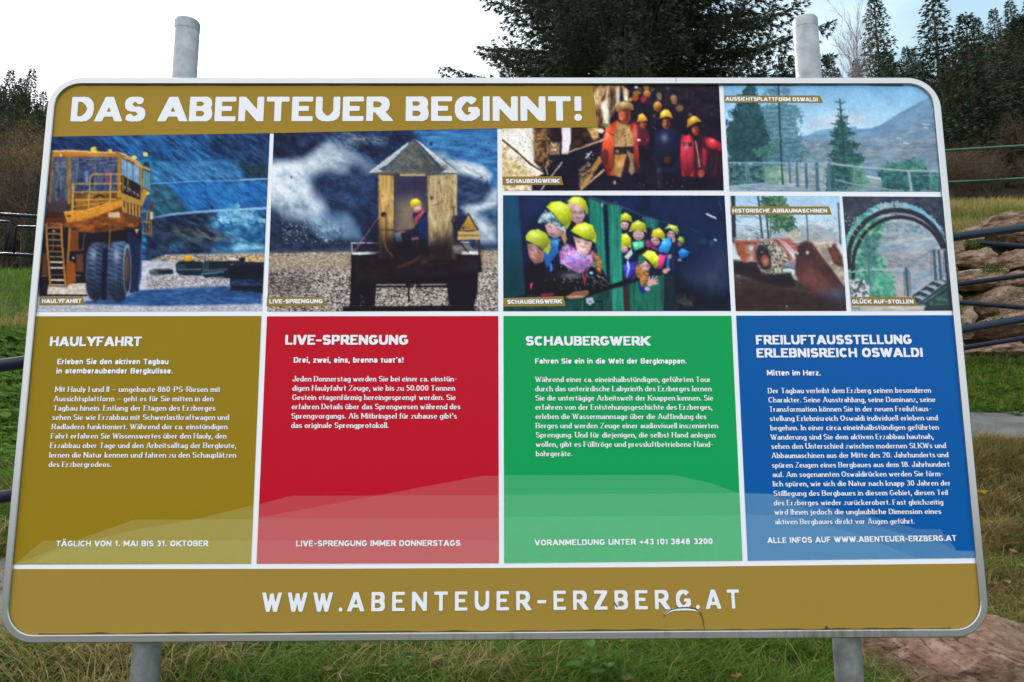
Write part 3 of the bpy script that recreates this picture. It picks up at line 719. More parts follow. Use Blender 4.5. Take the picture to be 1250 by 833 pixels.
    c.dots('310,560 740,680', 60, 1.2, '#c8ccd8', .45); c.l('660 560 720 600', 6, '#a0a4b0', .7); c.l('640 600 730 640', 5, '#8c909c', .7); c.l('600 575 640 580 645 625', 5, '#74b8b0', .6); c.e(620, 548, 14, 10, '#70a8d8'); c.e(640, 490, 18, 18, '#a8c8cc', .8)
    c.p('500,300 625,340 615,400 570,442 525,405', '#d0a49c'); c.e(560, 360, 36, 40, '#e4bcb4', .6, 2); c.l('540 376 560 388 582 382', 8, '#f4ecec'); c.l('545 370 582 374', 4, '#a04c50'); c.l('528 335 548 340', 5, '#3c2838'); c.l('578 346 600 350', 5, '#3c2838')
    c.n('403,410 450,350 500,370 530,410 570,445 632,395 635,470 600,530 540,548 470,520 415,480', '#a0408c', '#c8a8d4', 3, 2, 40, lo=.3, hi=.6); c.n('420,440 560,400 600,500 520,540', '#6070c0', '#b870ac', 3, 2.5, 60, a=.6, s=3); c.dots('410,360 620,530', 35, 1.3, '#8cb4e0', .7)
    c.l('562 545 576 620 590 540', 5, '#e04868'); c.n('632,400 665,420 695,470 685,555 655,530', '#7c4c28', '#c89858', 3, 2)
    c.p('482,262 520,218 580,204 630,225 655,290 652,340 560,305', HY); c.e(570, 240, 40, 18, '#dce468', .6, 2); c.l('490 268 560 305 650 342', 6, '#8c9420', .8)
    c.p('440,712 510,672 600,665 605,688 560,715 480,722', '#c48c74'); c.l('445 710 500 700', 4, '#9c5c50', .6); c.p('280,690 360,684 370,700 280,705', '#902c38')
    O('L')
    for (hx, hy, rx, ry, fx, fy, fr, hc) in ((106, 172, 38, 32, 97, 225, 27, HY), (108, 318, 36, 44, 95, 385, 24, '#c8cc2c'), (186, 236, 60, 42, 192, 288, 38, '#b6ba32'), (322, 285, 50, 38, 304, 332, 30, '#c4b62e'), (420, 250, 50, 32, 412, 288, 26, '#a4ae4a')):
        c.e(fx, fy, fr, fr * 1.05, FA); c.e(fx + 4, fy - 2, fr * .6, fr * .6, '#dcb8b8', .5, 1.5); c.l([fx - 8, fy + fr * .5, fx + 9, fy + fr * .55], 5, '#8c4854', .8)
        c.l([fx - 14, fy - 5, fx - 6, fy - 4], 5, '#3c2c3c', .8); c.l([fx + 6, fy - 3, fx + 14, fy - 2], 5, '#3c2c3c', .8)
    c.p('66,196 70,155 104,137 140,160 148,200 100,190', HY); c.p('74,365 76,285 108,278 138,310 142,378 110,365', '#c8cc2c')
    c.p('122,270 148,210 190,190 236,212 246,272 190,255', '#b6ba32'); c.p('275,300 290,252 335,243 372,285 366,328 320,305', '#c4b62e'); c.p('364,252 398,217 448,228 466,262 452,286 405,243', '#a4ae4a')
    for x, y in ((104, 160), (190, 212), (330, 265), (425, 235), (108, 300)): c.e(x, y, 16, 8, '#e0e470', .6, 1)
    c.p('92,440 145,380 150,420 120,458', '#c4ccd0'); c.n('148,340 228,328 225,372 165,402', '#3ca880', '#80dcb4', 3, 2); c.n('235,320 275,330 320,380 330,410 250,400', '#6c2c5c', '#a04c80', 3, 2)
    c.p('160,400 250,370 330,400 300,520 200,440', '#181a30'); c.p('88,490 185,470 165,590 95,585', '#3a3498'); c.l('118 470 125 510 112 575', 12, '#90b4e4')
    c.p('326,380 360,322 400,300 416,345 392,420 330,405', '#3690d8'); c.p('330,420 382,425 350,522 304,516', '#d4427e'); c.p('384,430 404,420 396,515 380,510', '#2c74c4'); c.p('400,400 430,340 440,440 430,540 400,520', '#1c2848'); c.e(402, 435, 12, 16, '#b08488')
    c.e(372, 535, 18, 16, '#cca0a0'); c.e(392, 524, 14, 12, '#cca0a0'); c.e(428, 322, 12, 20, '#b89098')
    c.e(470, 350, 16, 20, '#785870'); c.p('455,320 470,300 495,308 502,335 490,348', '#98a63a'); c.p('462,402 488,380 538,402 520,440 470,452', '#2070c0'); c.e(470, 460, 14, 8, '#a88890')
    c.p('185,470 192,430 215,418 240,470 190,485', '#1c7064'); c.p('186,600 240,650 262,670 215,692 192,660', '#2a2a6c')
    c.n('172,510 200,478 215,530 262,535 250,620 212,642 200,590 170,560', '#7c4c24', '#d09c5c', 3, 2); c.p('200,492 240,465 278,502 260,532 215,536', '#cc9890'); c.l('222 518 245 520', 6, '#f0e0dc'); c.l('215 500 228 500', 4, '#3c2830'); c.l('245 495 258 498', 4, '#3c2830')
    c.p('215,425 250,394 300,402 326,440 324,490 304,514 262,462', '#c6ce32'); c.e(275, 420, 26, 14, '#e4ec70', .6, 1.5); c.l('222 432 262 465 300 512', 6, '#8c9420', .7)
    c.p('246,625 262,590 290,590 312,600 310,622 262,640', '#d4a0a0')
    for t in ('262 600 264 572', '278 598 290 568', '292 600 314 572', '298 610 322 594', '298 620 322 618'): c.l(t, 9, '#dcaaa8')
    c.e(250, 655, 20, 15, '#b0b0d8')

    O('K')
    c.ball((250, 320, 90, 75), (410, 145, 90, 90), (530, 90, 75, 60), (570, 270, 90, 70))
    c.ball((240, 420, 55, 65), (370, 255, 60, 60), (530, 150, 45, 65), (565, 370, 60, 70), k=.25)
    c.ball((540, 470, 120, 80), (520, 610, 240, 90), k=.5)
    O('L')
    c.ball((106, 170, 40, 34), (108, 320, 38, 48), (186, 230, 62, 44), (322, 285, 50, 44), (418, 250, 50, 36), (478, 322, 26, 26), (275, 450, 58, 58))
    c.ball((97, 225, 28, 30), (192, 288, 38, 36), (304, 332, 30, 32), (412, 288, 26, 28), (240, 500, 38, 36), (95, 388, 25, 26), k=.25)
    c.ball((125, 530, 50, 60), (370, 370, 50, 55), (190, 370, 45, 40), (500, 415, 40, 36), (330, 470, 40, 55), k=.6)

def paint_platform(c):
    O = lambda k: c.o(*{'M': (880, 100, 6.036), 'N': (1010, 100, 6.036)}[k])
    t = np.clip((c.Y - 104) / 60, 0, 1)[:, None]
    c.col[:] = np.array(c._c('#7cb8e4')) * (1 - t) + np.array(c._c('#c2e0f6')) * t
    O('N')
    c.p('0,250 120,240 290,250 220,330 0,350', '#d2dcf0', .8, 6); O('M'); c.p('640,320 720,260 860,250 860,340 640,330', '#ccd8ee', .7, 6)
    c.p('640,395 700,365 770,350 860,345 1000,330 1000,420 640,420', '#74aec6')
    c.n('540,420 600,402 660,392 860,382 1000,352 1100,345 1180,318 1290,245 1400,185 1520,125 1620,70 1720,40 1720,840 300,840 300,440', '#6389b0', '#7c9fc0', 14, 6, -20, s=.8)
    O('N')
    c.n('0,440 300,400 560,340 800,240 860,230 860,840 0,840', '#5f7f9c', '#93a4b4', 12, 2.6, -8, a=.8, s=5)
    c.n('200,470 500,440 860,420 860,620 200,600', '#56708c', '#9a9ca4', 9, 1.8, -4, a=.6, s=5)
    for x, y, ln in ((700, 312, 50), (712, 338, 28), (510, 418, 26), (560, 450, 36)): c.l([x, y, x + ln, y + 4], 8, '#cfe0ec', .9)
    for t_, a in (('240 520 500 505 830 495', .5), ('380 440 700 430 840 428', .4), ('250 590 600 590 860 610', .6)): c.l(t_, 6, '#a8bac8', a)
    c.p('400,470 440,450 480,600 400,600', '#8ca8c4', .5, 4)
    O('M')
    c.n('540,440 700,430 860,450 860,600 560,600', '#5c7890', '#a4a69c', 6, 3, -4, a=.75, s=4); c.n('300,600 860,600 860,800 300,800', '#7c8c90', '#bcc0b8', 7, 3, 0, a=.8, s=3)
    c.n('300,600 470,600 470,750 300,750', '#4c7c74', '#8cb48c', 4, 3, a=.8, s=3)
    c.n('300,160 540,160 600,240 560,330 600,420 640,560 480,600 300,640 280,300', '#2c5868', '#5c8c98', 2.4, 1.6, 0, a=.75, s=3, rough=5)
    for k in range(34):
        y = 50 + k * 17; wd = 60 + k * 3.6
        if 95 < y < 160: continue
        s_ = 1 if k % 2 else -1
        c.l([428, y, 428 + s_ * wd * .6, y + 14, 428 + s_ * wd, y + (4 if k % 3 else 26)], 6, '#2c4c5c', .6)
    c.n('330,45 500,45 510,100 320,100', '#5c8ca8', '#2c5464', 2, 1.5, a=.6, s=2, rough=3)
    c.l('422 20 432 300 445 600 456 755', 12, '#22384a')
    c.n('200,10 245,20 262,95 290,170 320,260 335,330 372,400 330,470 310,610 60,610 30,420 45,330 36,290 90,270 60,220 110,190 130,110 160,70', '#16343f', '#2c5c68', 4, 3, 0, s=1, rough=4)
    c.n('60,330 300,260 330,560 70,590', '#12303a', '#24504c', 4, 3, a=.7, s=4); c.n('230,500 340,470 420,420 400,540 260,560', '#2c5c54', '#5c9078', 3, 2, a=.8, rough=3)
    c.n('56,610 320,610 320,745 60,770', '#1c3c48', '#54807c', 4, 3, s=1)
    c.n('58,770 340,748 470,770 620,806 58,806', '#6c8aa4', '#9cb0bc', 8, 1.5, 0)
    c.l('50 598 330 598 600 604 860 612', 10, '#94b0c0'); c.l('200 614 330 614', 6, '#6c90a4'); c.l('185 600 188 750', 14, '#5c8498'); c.l('203 610 205 745', 6, '#5c8498')
    for x, y2, wd in ((503, 742, 15), (558, 768, 18), (625, 782, 20), (705, 800, 26), (806, 806, 30)): c.l([x, 606, x + 7, y2], wd, '#42647f')
    c.l('470 622 860 632', 6, '#86a0b0', .8)
    O('N')
    c.n('60,330 95,215 110,215 150,330 190,385 150,420 240,470 200,520 275,560 250,610 250,760 60,810 -5,810 -5,640 60,590 5,545 60,500 10,460 50,420 20,385', '#1c4048', '#3c7068', 3.5, 2.5, 0, rough=3)
    for t_ in ('90 130 98 230 128 640', ):
        c.l(t_, 11, '#1f3c46')
    for a_, b_, y in ((60, 125, 160), (72, 120, 215), (62, 150, 265), (28, 160, 320), (22, 185, 385), (8, 240, 470), (0, 250, 545), (5, 270, 590)):
        c.l([a_, y - 12, 105, y, b_, y - 10], 9, '#254a50', .9)
    c.n('180,600 260,640 300,700 340,780 180,800', '#3c7060', '#74a884', 3, 2, a=.85, s=3)
    c.n('365,660 440,600 520,610 620,565 720,610 740,660 830,690 830,806 400,806 385,720', '#1e4650', '#3f8076', 4, 3, 0, rough=3); c.n('400,600 720,570 730,660 420,660', '#2c645c', '#5ca484', 3, 2.5, a=.7, rough=3)
    c.n('740,680 830,700 830,806 760,806', '#2c5c5c', '#5c9c94', 3, 2, a=.8)
    c.p('280,690 392,708 388,726 292,706', '#c8ced0'); c.n('300,720 400,730 400,790 340,780', '#6c8494', '#a8b0b0', 4, 2, a=.8)
    c.l('-5 600 100 614 200 626 400 642 560 656 850 660', 13, '#a2b6c4'); c.l('60 722 200 755 350 780 520 806', 9, '#8ca0ac'); c.l('196 628 198 745', 12, '#6c90a0'); c.l('597 660 618 806', 20, '#93a8b6'); c.l('10 610 14 806', 24, '#4c6c88'); c.l('700 690 830 694', 6, '#c8d4dc', .6)

def paint_loader(c):
    c.o(888, 238, 5.705)
    t = np.clip((c.Y - 240) / 50, 0, 1)[:, None]
    c.col[:] = np.array(c._c('#a6cfee')) * (1 - t) + np.array(c._c('#d4e4ec')) * t
    c.n('40,240 800,240 800,345 40,345', '#8494a4', '#ccd4d8', 6, 3, 0, a=.8, s=5); c.p('420,320 470,250 520,215 600,200 700,250 800,330', '#a4a8ae', .8, 2); c.n('400,270 520,240 500,320 400,310', '#b0a48c', '#dcd4c0', 4, 3, a=.8)
    rr = np.random.default_rng(5)
    for k in range(70):
        x = rr.uniform(30, 260); y = rr.uniform(15, 300); c.l([x, y, x + rr.uniform(30, 80), y + rr.uniform(-5, 30)], 4, '#34485c', .5)
    for k in range(60):
        x = rr.uniform(560, 780); y = rr.uniform(150, 320); c.l([x, y, x + rr.uniform(-60, 50), y + rr.uniform(-5, 25)], 3.5, '#4c6478', .45)
    c.l('38 5 45 320', 30, '#22303e'); c.l('212 10 242 300', 12, '#2c3c4a'); c.l('270 130 285 300', 14, '#2c3c44'); c.l('298 100 300 290', 8, '#3c4c50'); c.l('548 110 560 310', 8, '#3c5468'); c.l('770 60 786 340', 12, '#42586a')
    c.n('240,5 395,5 420,60 430,120 480,200 490,235 400,265 380,250 320,270 300,180 250,130 230,60', '#244c40', '#6c9468', 3, 2.5, 0, rough=3)
    c.n('40,300 200,310 210,330 50,330', '#8c94a0', '#c8ccc8', 4, 2, a=.8)
    c.n('30,470 300,540 500,600 835,640 835,815 40,815', '#2c1c1a', '#4a3430', 7, 4, 10)
    c.n('40,480 400,560 600,640 400,680 45,590', '#33272c', '#54464a', 8, 3, 10, a=.7, s=5); c.p('160,620 500,680 760,760 820,815 50,815 50,680', '#2a1c18', .7, 8)
    c.p('700,480 800,495 815,640 740,560', '#a49684'); c.n('700,480 830,480 820,640', '#8c7c6c', '#c4b8a4', 4, 3)
    c.p('40,455 210,465 240,560 440,540 480,640 330,640 50,540', '#1e171c', .95, 2)
    c.n('45,322 222,318 216,460 112,470 70,420', '#7c3424', '#bc6a50', 4, 5); c.p('148,350 182,348 172,462 150,462', '#b4ada0'); c.n('120,350 200,345 190,460 130,465', '#9c5440', '#c8beb0', 3, 3, a=.6); c.p('80,330 112,330 130,470 95,450', '#a8502f'); c.e(165, 375, 16, 14, '#d8d4cc')
    c.l('150 305 150 320', 16, '#e8e8e4'); c.l('210 300 212 320', 8, '#40302c'); c.l('48 322 230 316', 8, '#c87c64')
    c.n('245,315 350,305 420,390 462,455 430,475 360,380 300,330', '#8c4434', '#bc7460', 5, 4); c.n('360,305 430,300 470,340 500,360 470,400', '#8c3c34', '#c47c70', 3, 3); c.l('355 312 470 415', 8, '#c8908c'); c.l('400 330 470 400', 6, '#e0b8b4'); c.l('430 345 520 340', 9, '#9c4c48')
    c.n('215,325 300,315 360,350 410,410 425,470 380,520 330,555 240,540 205,470 195,390', '#544c46', '#d4ccba', 2.0, 1.6, 30, lo=.36, hi=.62)
    c.e(252, 440, 52, 92, '#2a2224', rot=-14, s=2); c.e(262, 460, 28, 42, '#94503c', rot=-10); c.e(265, 462, 12, 20, '#c0705a'); c.e(240, 400, 12, 10, '#5c7484', .7)
    c.l('290 500 330 470 380 520', 5, '#3c3430', .6)
    c.p('378,500 465,455 475,520 430,510 390,520', '#7c8898'); c.l('385 545 375 520 395 500 470 520', 8, '#5c4440')
    c.n('600,352 745,330 755,345 690,380 730,470 700,470', '#94886c', '#c4bca4', 4, 3); c.n('575,322 745,322 760,340 600,352', '#b4988c', '#dcccc0', 5, 3)
    c.n('690,375 748,335 800,430 808,505 735,480', '#4c2826', '#6c3c36', 5, 4); c.e(716, 356, 8, 7, '#e8e4e0'); c.p('640,375 690,370 720,470 700,480', '#8c8470', .9)
    c.n('470,420 490,352 530,325 565,318 590,335 700,480 815,640 822,745 650,705 500,610 470,560', '#3c2426', '#56302e', 12, 8, 40)
    c.n('500,520 570,470 690,600 720,700 600,660 520,600', '#5c302c', '#804840', 12, 5, 45, a=.75, s=7)
    c.l('565 320 600 345 700 475 812 632', 7, '#a08478'); c.p('640,660 822,640 826,760 720,745', '#46526e', .7, 7); c.e(557, 403, 11, 12, '#ccbcb8'); c.p('465,400 485,395 498,408 490,418', '#d8c8c4')
    c.p('640,700 826,740 830,815 700,800', '#2a2430', .7, 5); c.e(412, 776, 8, 5, '#8c8890'); c.e(76, 566, 14, 5, '#8c98a4', .8); c.e(85, 615, 6, 5, '#5c646c', .8)

def paint_arch(c):
    c.o(1022, 238, 5.708)
    c.n(None, '#7488a0', '#b4bcc0', 14, 3, -6)
    c.n('250,170 760,170 780,420 240,420', '#8c9cac', '#c4c8c8', 12, 3, -8, a=.8); c.n('320,200 700,200 640,280 330,260', '#5c7890', '#a8b8c4', 4, 2.5, 40, a=.8, s=3); c.n('290,290 420,290 400,320 300,320', '#74788c', '#8c94a4', 6, 2, 0, a=.9, s=2)
    c.n('280,340 500,360 460,410 280,400', '#64809c', '#94a8b8', 5, 2, -10, a=.8, s=3); c.n('250,410 740,400 760,520 260,520', '#94868c', '#c8b8b4', 8, 2, 10, a=.8, s=3); c.n('330,430 640,430 600,540 360,500', '#586c80', '#a8a4a8', 4, 2, 30, a=.6, s=3)
    c.n('380,520 760,500 770,600 520,690 400,720', '#7c98b0', '#bcaeb0', 6, 4, 20, a=.7, s=3); c.n('400,580 520,560 500,720 410,720', '#b49ca0', '#d4c0bc', 6, 4, a=.8, s=3)
    c.l('410 315 560 305 740 300', 5, '#c8d0d0', .6); c.l('420 235 560 240 700 250', 5, '#d8dcd8', .5)
    c.n('60,420 100,250 150,190 260,150 330,180 310,290 285,330 270,400 330,450 350,520 400,580 400,730 95,730 60,600', '#236e5c', '#84c4a4', 5, 4, 20, rough=5, s=2); c.n('180,290 290,290 270,520 170,480', '#1e5450', '#5c7c88', 4, 4, a=.7, s=4); c.n('230,560 390,560 400,720 240,720', '#2c8c70', '#7cc8a4', 4, 3, a=.6, s=4)
    # tunnel mouth
    def ell(cx, cy, rx, ry, a0, a1, n=26):
        th = np.radians(np.linspace(a0, a1, n)); return np.stack([cx + rx * np.cos(th), cy - ry * np.sin(th)], 1)
    o1 = ell(405, 440, 372, 392, 172, 20)
    r1 = ell(415, 445, 352, 345, 188, 12)
    c.n(np.concatenate([o1, r1[::-1]]), '#3c8c7c', '#8cc8dc', 6, 4, 30, s=1); c.p(np.concatenate([ell(405, 440, 372, 392, 80, 30, 12), ell(415, 445, 352, 350, 30, 80, 12)]), '#80bce4', .7, 2); c.p(np.concatenate([ell(405, 440, 368, 385, 110, 78, 8), ell(415, 445, 340, 345, 78, 110, 8)]), '#a8b4c0', .8, 2)
    top = np.concatenate([np.array([[-60, 380], [-60, -60], [900, -60], [900, 330]]), o1[::-1]])
    c.n(top, '#20283c', '#3c4454', 7, 5, 0, s=1.6, rough=1)
    c.n('30,10 730,10 700,80 560,60 400,30 230,60 80,180 40,200', '#262c3c', '#4c4a50', 6, 3, 0, a=.5, s=4)
    P = ell(415, 445, 338, 338, 190, 14); c.l(P, 34, '#22242f')
    Q2 = np.concatenate([np.array([[132, 720], [112, 620]]), ell(432, 500, 323, 344, 185, 22)]); c.l(Q2, 26, '#23222e')
    c.l(ell(415, 445, 354, 352, 150, 30), 4, '#6c6470', .5)
    for x, y in ((150, 205), (128, 240), (205, 240), (160, 305), (105, 275)): c.l([x - 12, y - 8, x + 14, y + 10], 6, '#d0b8a8', .8)
    c.dots('40,120 130,260', 16, 1.2, '#a0c4c4', .8); c.l('393 40 396 100', 8, '#3c4450'); c.l('408 115 408 155', 7, '#3c4450'); c.l('745 340 770 620', 16, '#1e2230')
    # rail, stairs
    c.l('95 540 130 532 210 522 340 524 470 518', 9, '#a8bcc4'); c.l('235 545 460 545', 7, '#70909c'); c.l('218 525 226 720', 18, '#44707c'); c.l('235 550 238 710', 5, '#5c8890')
    c.l('468 515 655 388 765 380', 10, '#6c8898'); c.l('500 522 660 408', 6, '#84a0ac'); c.l('478 515 492 700', 22, '#34586c'); c.l('462 540 470 700', 8, '#486c80'); c.l('500 530 512 690', 9, '#486c80')
    c.l('672 392 686 592', 22, '#36546a'); c.l('706 392 722 588', 20, '#34506a'); c.l('738 400 742 570', 7, '#486480'); c.l('652 400 655 560', 6, '#486480'); c.l('516 690 560 660 665 592', 7, '#9cb0bc')
    c.p('520,705 680,592 790,600 800,620 560,770', '#1e3038')
    for x, y in ((535, 705), (575, 668), (625, 632), (672, 598)): c.p([x, y, x + 50, y - 3, x + 90, y + 22, x + 60, y + 26], '#94acb8', .9); c.l([x, y + 4, x + 78, y + 30], 5, '#e0ecf0', .8)
    c.l('562 768 770 612', 16, '#24343e'); c.l('556 758 760 605', 4, '#b8ccd4', .8)
    c.p('575,772 790,625 806,812 570,812', '#1f2c34'); c.n('640,740 760,690 770,760 650,770', '#1e3c38', '#5c9c84', 4, 2, a=.7, s=3)
    c.n('85,590 195,592 222,640 225,716 95,720', '#3c4854', '#d8dce0', 2.6, 2.6, 20, lo=.36, hi=.6)
    c.n('95,768 612,772 600,815 95,815', '#b4a8a4', '#d8ccc4', 8, 3, 0); c.p('100,780 200,775 200,815 100,815', '#9ca8ac', .7, 2); c.l('108 790 150 790 152 808', 6, '#404850', .8)
# ------------------------------------------------------------------ lettering: stroke-built letters, contoured into flat faces
# coordinates: x 0..1 over the letter width; y 0..1 is baseline..cap height (capitals) or baseline..x-height (small letters), 2 = ascender, -1 = descender
G = {
'A': (.92, 'l 0 -.06 .5 1.12;l .5 1.12 1 -.06;L .2 .24 .8 .24'), 'B': (.76, 'l 0 0 0 1;L 0 1 .6 1;L 0 .52 .62 .52;L 0 0 .62 0;a .58 .76 .38 .24 -90 90;a .62 .26 .38 .26 -90 90'),
'C': (.8, 'a .5 .5 .5 .5 42 318'), 'D': (.8, 'l 0 0 0 1;L 0 1 .45 1;L 0 0 .45 0;a .45 .5 .55 .5 -90 90'),
'E': (.7, 'l 0 0 0 1;l 0 1 1 1;L 0 .52 .95 .52;l 0 0 1 0'), 'F': (.68, 'l 0 0 0 1;l 0 1 1 1;L 0 .5 .95 .5'),
'G': (.84, 'a .5 .5 .5 .5 42 300;L .55 .46 1.08 .46;L 1 .5 1 .12;a .5 .5 .5 .5 300 330'), 'H': (.82, 'l 0 0 0 1;l 1 0 1 1;L 0 .5 1 .5'),
'I': (.28, 'l .5 0 .5 1'), 'J': (.62, 'L 1 1.1 1 .34;a .5 .34 .5 .34 180 360'), 'K': (.82, 'l 0 0 0 1;l .05 .38 1 1;l .32 .56 1 0'),
'L': (.66, 'l 0 0 0 1;l 0 0 1 0'), 'M': (1.0, 'l 0 0 0 1;l 1 0 1 1;l 0 1.04 .5 .2;l 1 1.04 .5 .2'), 'N': (.84, 'l 0 0 0 1;l 1 0 1 1;l 0 1 1 0'),
'O': (.86, 'a .5 .5 .5 .5 0 360'), 'P': (.74, 'l 0 0 0 1;L 0 1 .58 1;L 0 .42 .58 .42;a .58 .71 .42 .29 -90 90'),
'R': (.78, 'l 0 0 0 1;L 0 1 .58 1;L 0 .45 .58 .45;a .58 .725 .4 .275 -90 90;l .5 .45 1 0'), 'S': (.76, 'a .5 .75 .46 .25 28 270;a .5 .25 .5 .25 90 -152'),
'T': (.76, 'l 0 1 1 1;l .5 0 .5 1'), 'U': (.82, 'L 0 1.12 0 .38;L 1 1.12 1 .38;a .5 .38 .5 .38 180 360'), 'V': (.86, 'l 0 1.06 .5 -.12;l .5 -.12 1 1.06'),
'W': (1.18, 'l 0 1.06 .27 -.08;l .27 -.08 .5 .95;l .5 .95 .73 -.08;l .73 -.08 1 1.06'), 'Y': (.84, 'l 0 1 .5 .42;l 1 1 .5 .42;l .5 0 .5 .45'), 'Z': (.74, 'l 0 1 1 1;l 0 0 1 0;l .02 0 .98 1'),
'Ä': (.92, 'l 0 -.06 .5 1.12;l .5 1.12 1 -.06;L .2 .24 .8 .24;d .28 1.3;d .72 1.3'), 'Ü': (.82, 'L 0 1.12 0 .38;L 1 1.12 1 .38;a .5 .38 .5 .38 180 360;d .22 1.3;d .78 1.3'),
'0': (.68, 'a .5 .5 .5 .5 0 360'), '1': (.5, 'l .75 0 .75 1;L .8 1 -.1 .74'), '2': (.66, 'a .5 .7 .46 .3 165 -35;l .88 .52 .02 0;l 0 0 1 0'),
'3': (.66, 'a .46 .76 .44 .24 150 -90;a .48 .27 .5 .27 90 -150'), '4': (.7, 'l .75 0 .75 1;l .75 1 .02 .25;L 0 .25 1.1 .25'), '5': (.66, 'l .1 1 .95 1;L .1 1 .06 .55;a .46 .32 .5 .32 120 -150'),
'6': (.68, 'a .5 .32 .48 .32 0 360;a .9 .4 .88 .6 180 95'), '8': (.68, 'a .5 .76 .42 .24 0 360;a .5 .27 .5 .27 0 360'),
'+': (.7, 'l 0 .42 1 .42;l .5 .18 .5 .66'), '(': (.34, 'a 1.3 .45 1.5 .72 130 230'), ')': (.34, 'a -.3 .45 1.5 .72 50 -50'), '-': (.5, 'l 0 .42 1 .42'), '–': (.8, 'l 0 .38 1 .38'),
'.': (.22, 'd .5 0'), ',': (.24, 'd .5 0;L .55 0 .2 -.28'), '!': (.3, 'L .5 1.12 .5 .38;d .5 0'), '´': (.3, 'L .3 .8 .9 1.1'), '’': (.24, 'd .6 .95;L .7 .95 .3 .66'),
'a': (.6, 'L 1 0 1 .66;L 1 -.1 1 .1;a .5 .66 .5 .34 0 150;a .48 .28 .48 .28 0 360'), 'b': (.64, 'l 0 0 0 2;a .5 .5 .5 .5 0 360'), 'c': (.56, 'a .5 .5 .5 .5 45 315'),
'd': (.64, 'l 1 0 1 2;a .5 .5 .5 .5 0 360'), 'e': (.62, 'a .5 .5 .5 .5 0 318;L 0 .48 1 .48'), 'f': (.44, 'L .4 -.12 .4 1.5;a 1 1.5 .6 .5 180 90;l -.1 1 .95 1'),
'g': (.64, 'L 1 1.1 1 -.4;a .5 .5 .5 .5 0 360;a .5 -.4 .5 .6 0 -140'), 'h': (.64, 'l 0 0 0 2;L 1 -.12 1 .55;a .5 .55 .5 .45 0 180'), 'i': (.24, 'l .5 0 .5 1;d .5 1.75'),
'j': (.3, 'L .8 1.1 .8 -.5;a .2 -.5 .6 .5 0 -90;d .8 1.75'), 'k': (.62, 'l 0 0 0 2;l 0 .3 1 1;l .35 .55 1 0'), 'l': (.24, 'l .5 0 .5 2'),
'm': (.98, 'l 0 0 0 1;L .5 -.12 .5 .6;L 1 -.12 1 .6;a .25 .6 .25 .4 0 180;a .75 .6 .25 .4 0 180'), 'n': (.64, 'l 0 0 0 1;L 1 -.12 1 .55;a .5 .55 .5 .45 0 180'),
'o': (.64, 'a .5 .5 .5 .5 0 360'), 'p': (.64, 'l 0 -1 0 1;a .5 .5 .5 .5 0 360'), 'r': (.44, 'l 0 0 0 1;a .85 .35 .8 .65 170 80'),
's': (.54, 'a .5 .75 .46 .25 25 270;a .5 .25 .5 .25 90 -155'), 't': (.44, 'L .4 1.6 .4 .3;a .95 .35 .55 .35 180 275;l -.1 1 1 1'), 'u': (.64, 'L 0 1.1 0 .45;l 1 0 1 1;a .5 .45 .5 .45 180 360'),
'v': (.62, 'l 0 1 .5 0;l .5 0 1 1'), 'w': (.9, 'l 0 1 .27 0;l .27 0 .5 .9;l .5 .9 .73 0;l .73 0 1 1'), 'x': (.6, 'l 0 0 1 1;l 0 1 1 0'), 'y': (.62, 'l 0 1 .52 0;L 1 1 .2 -.95'),
'z': (.54, 'l 0 1 1 1;l 0 0 1 0;l .05 0 .95 1'), 'ä': (.6, '@a;d .15 1.6;d .75 1.6'), 'ö': (.64, '@o;d .2 1.6;d .8 1.6'), 'ü': (.64, '@u;d .2 1.6;d .8 1.6'),
}
STY = {  # v, h stem widths, x-height, sidebearing, width scale, serif, grid
'title': (.255, .20, .74, .10, 1.12, 0, .035), 'head': (.235, .19, .74, .075, 1.0, 0, .055), 'url': (.20, .165, .74, .40, .98, 0, .04),
'sub': (.20, .165, .76, .09, .95, 0, .07), 'foot': (.205, .175, .74, .11, .98, 0, .07), 'tag': (.25, .21, .74, .08, 1.05, 0, .08),
'body': (.178, .068, .63, .085, .96, 1, .06)}
_gl = {}
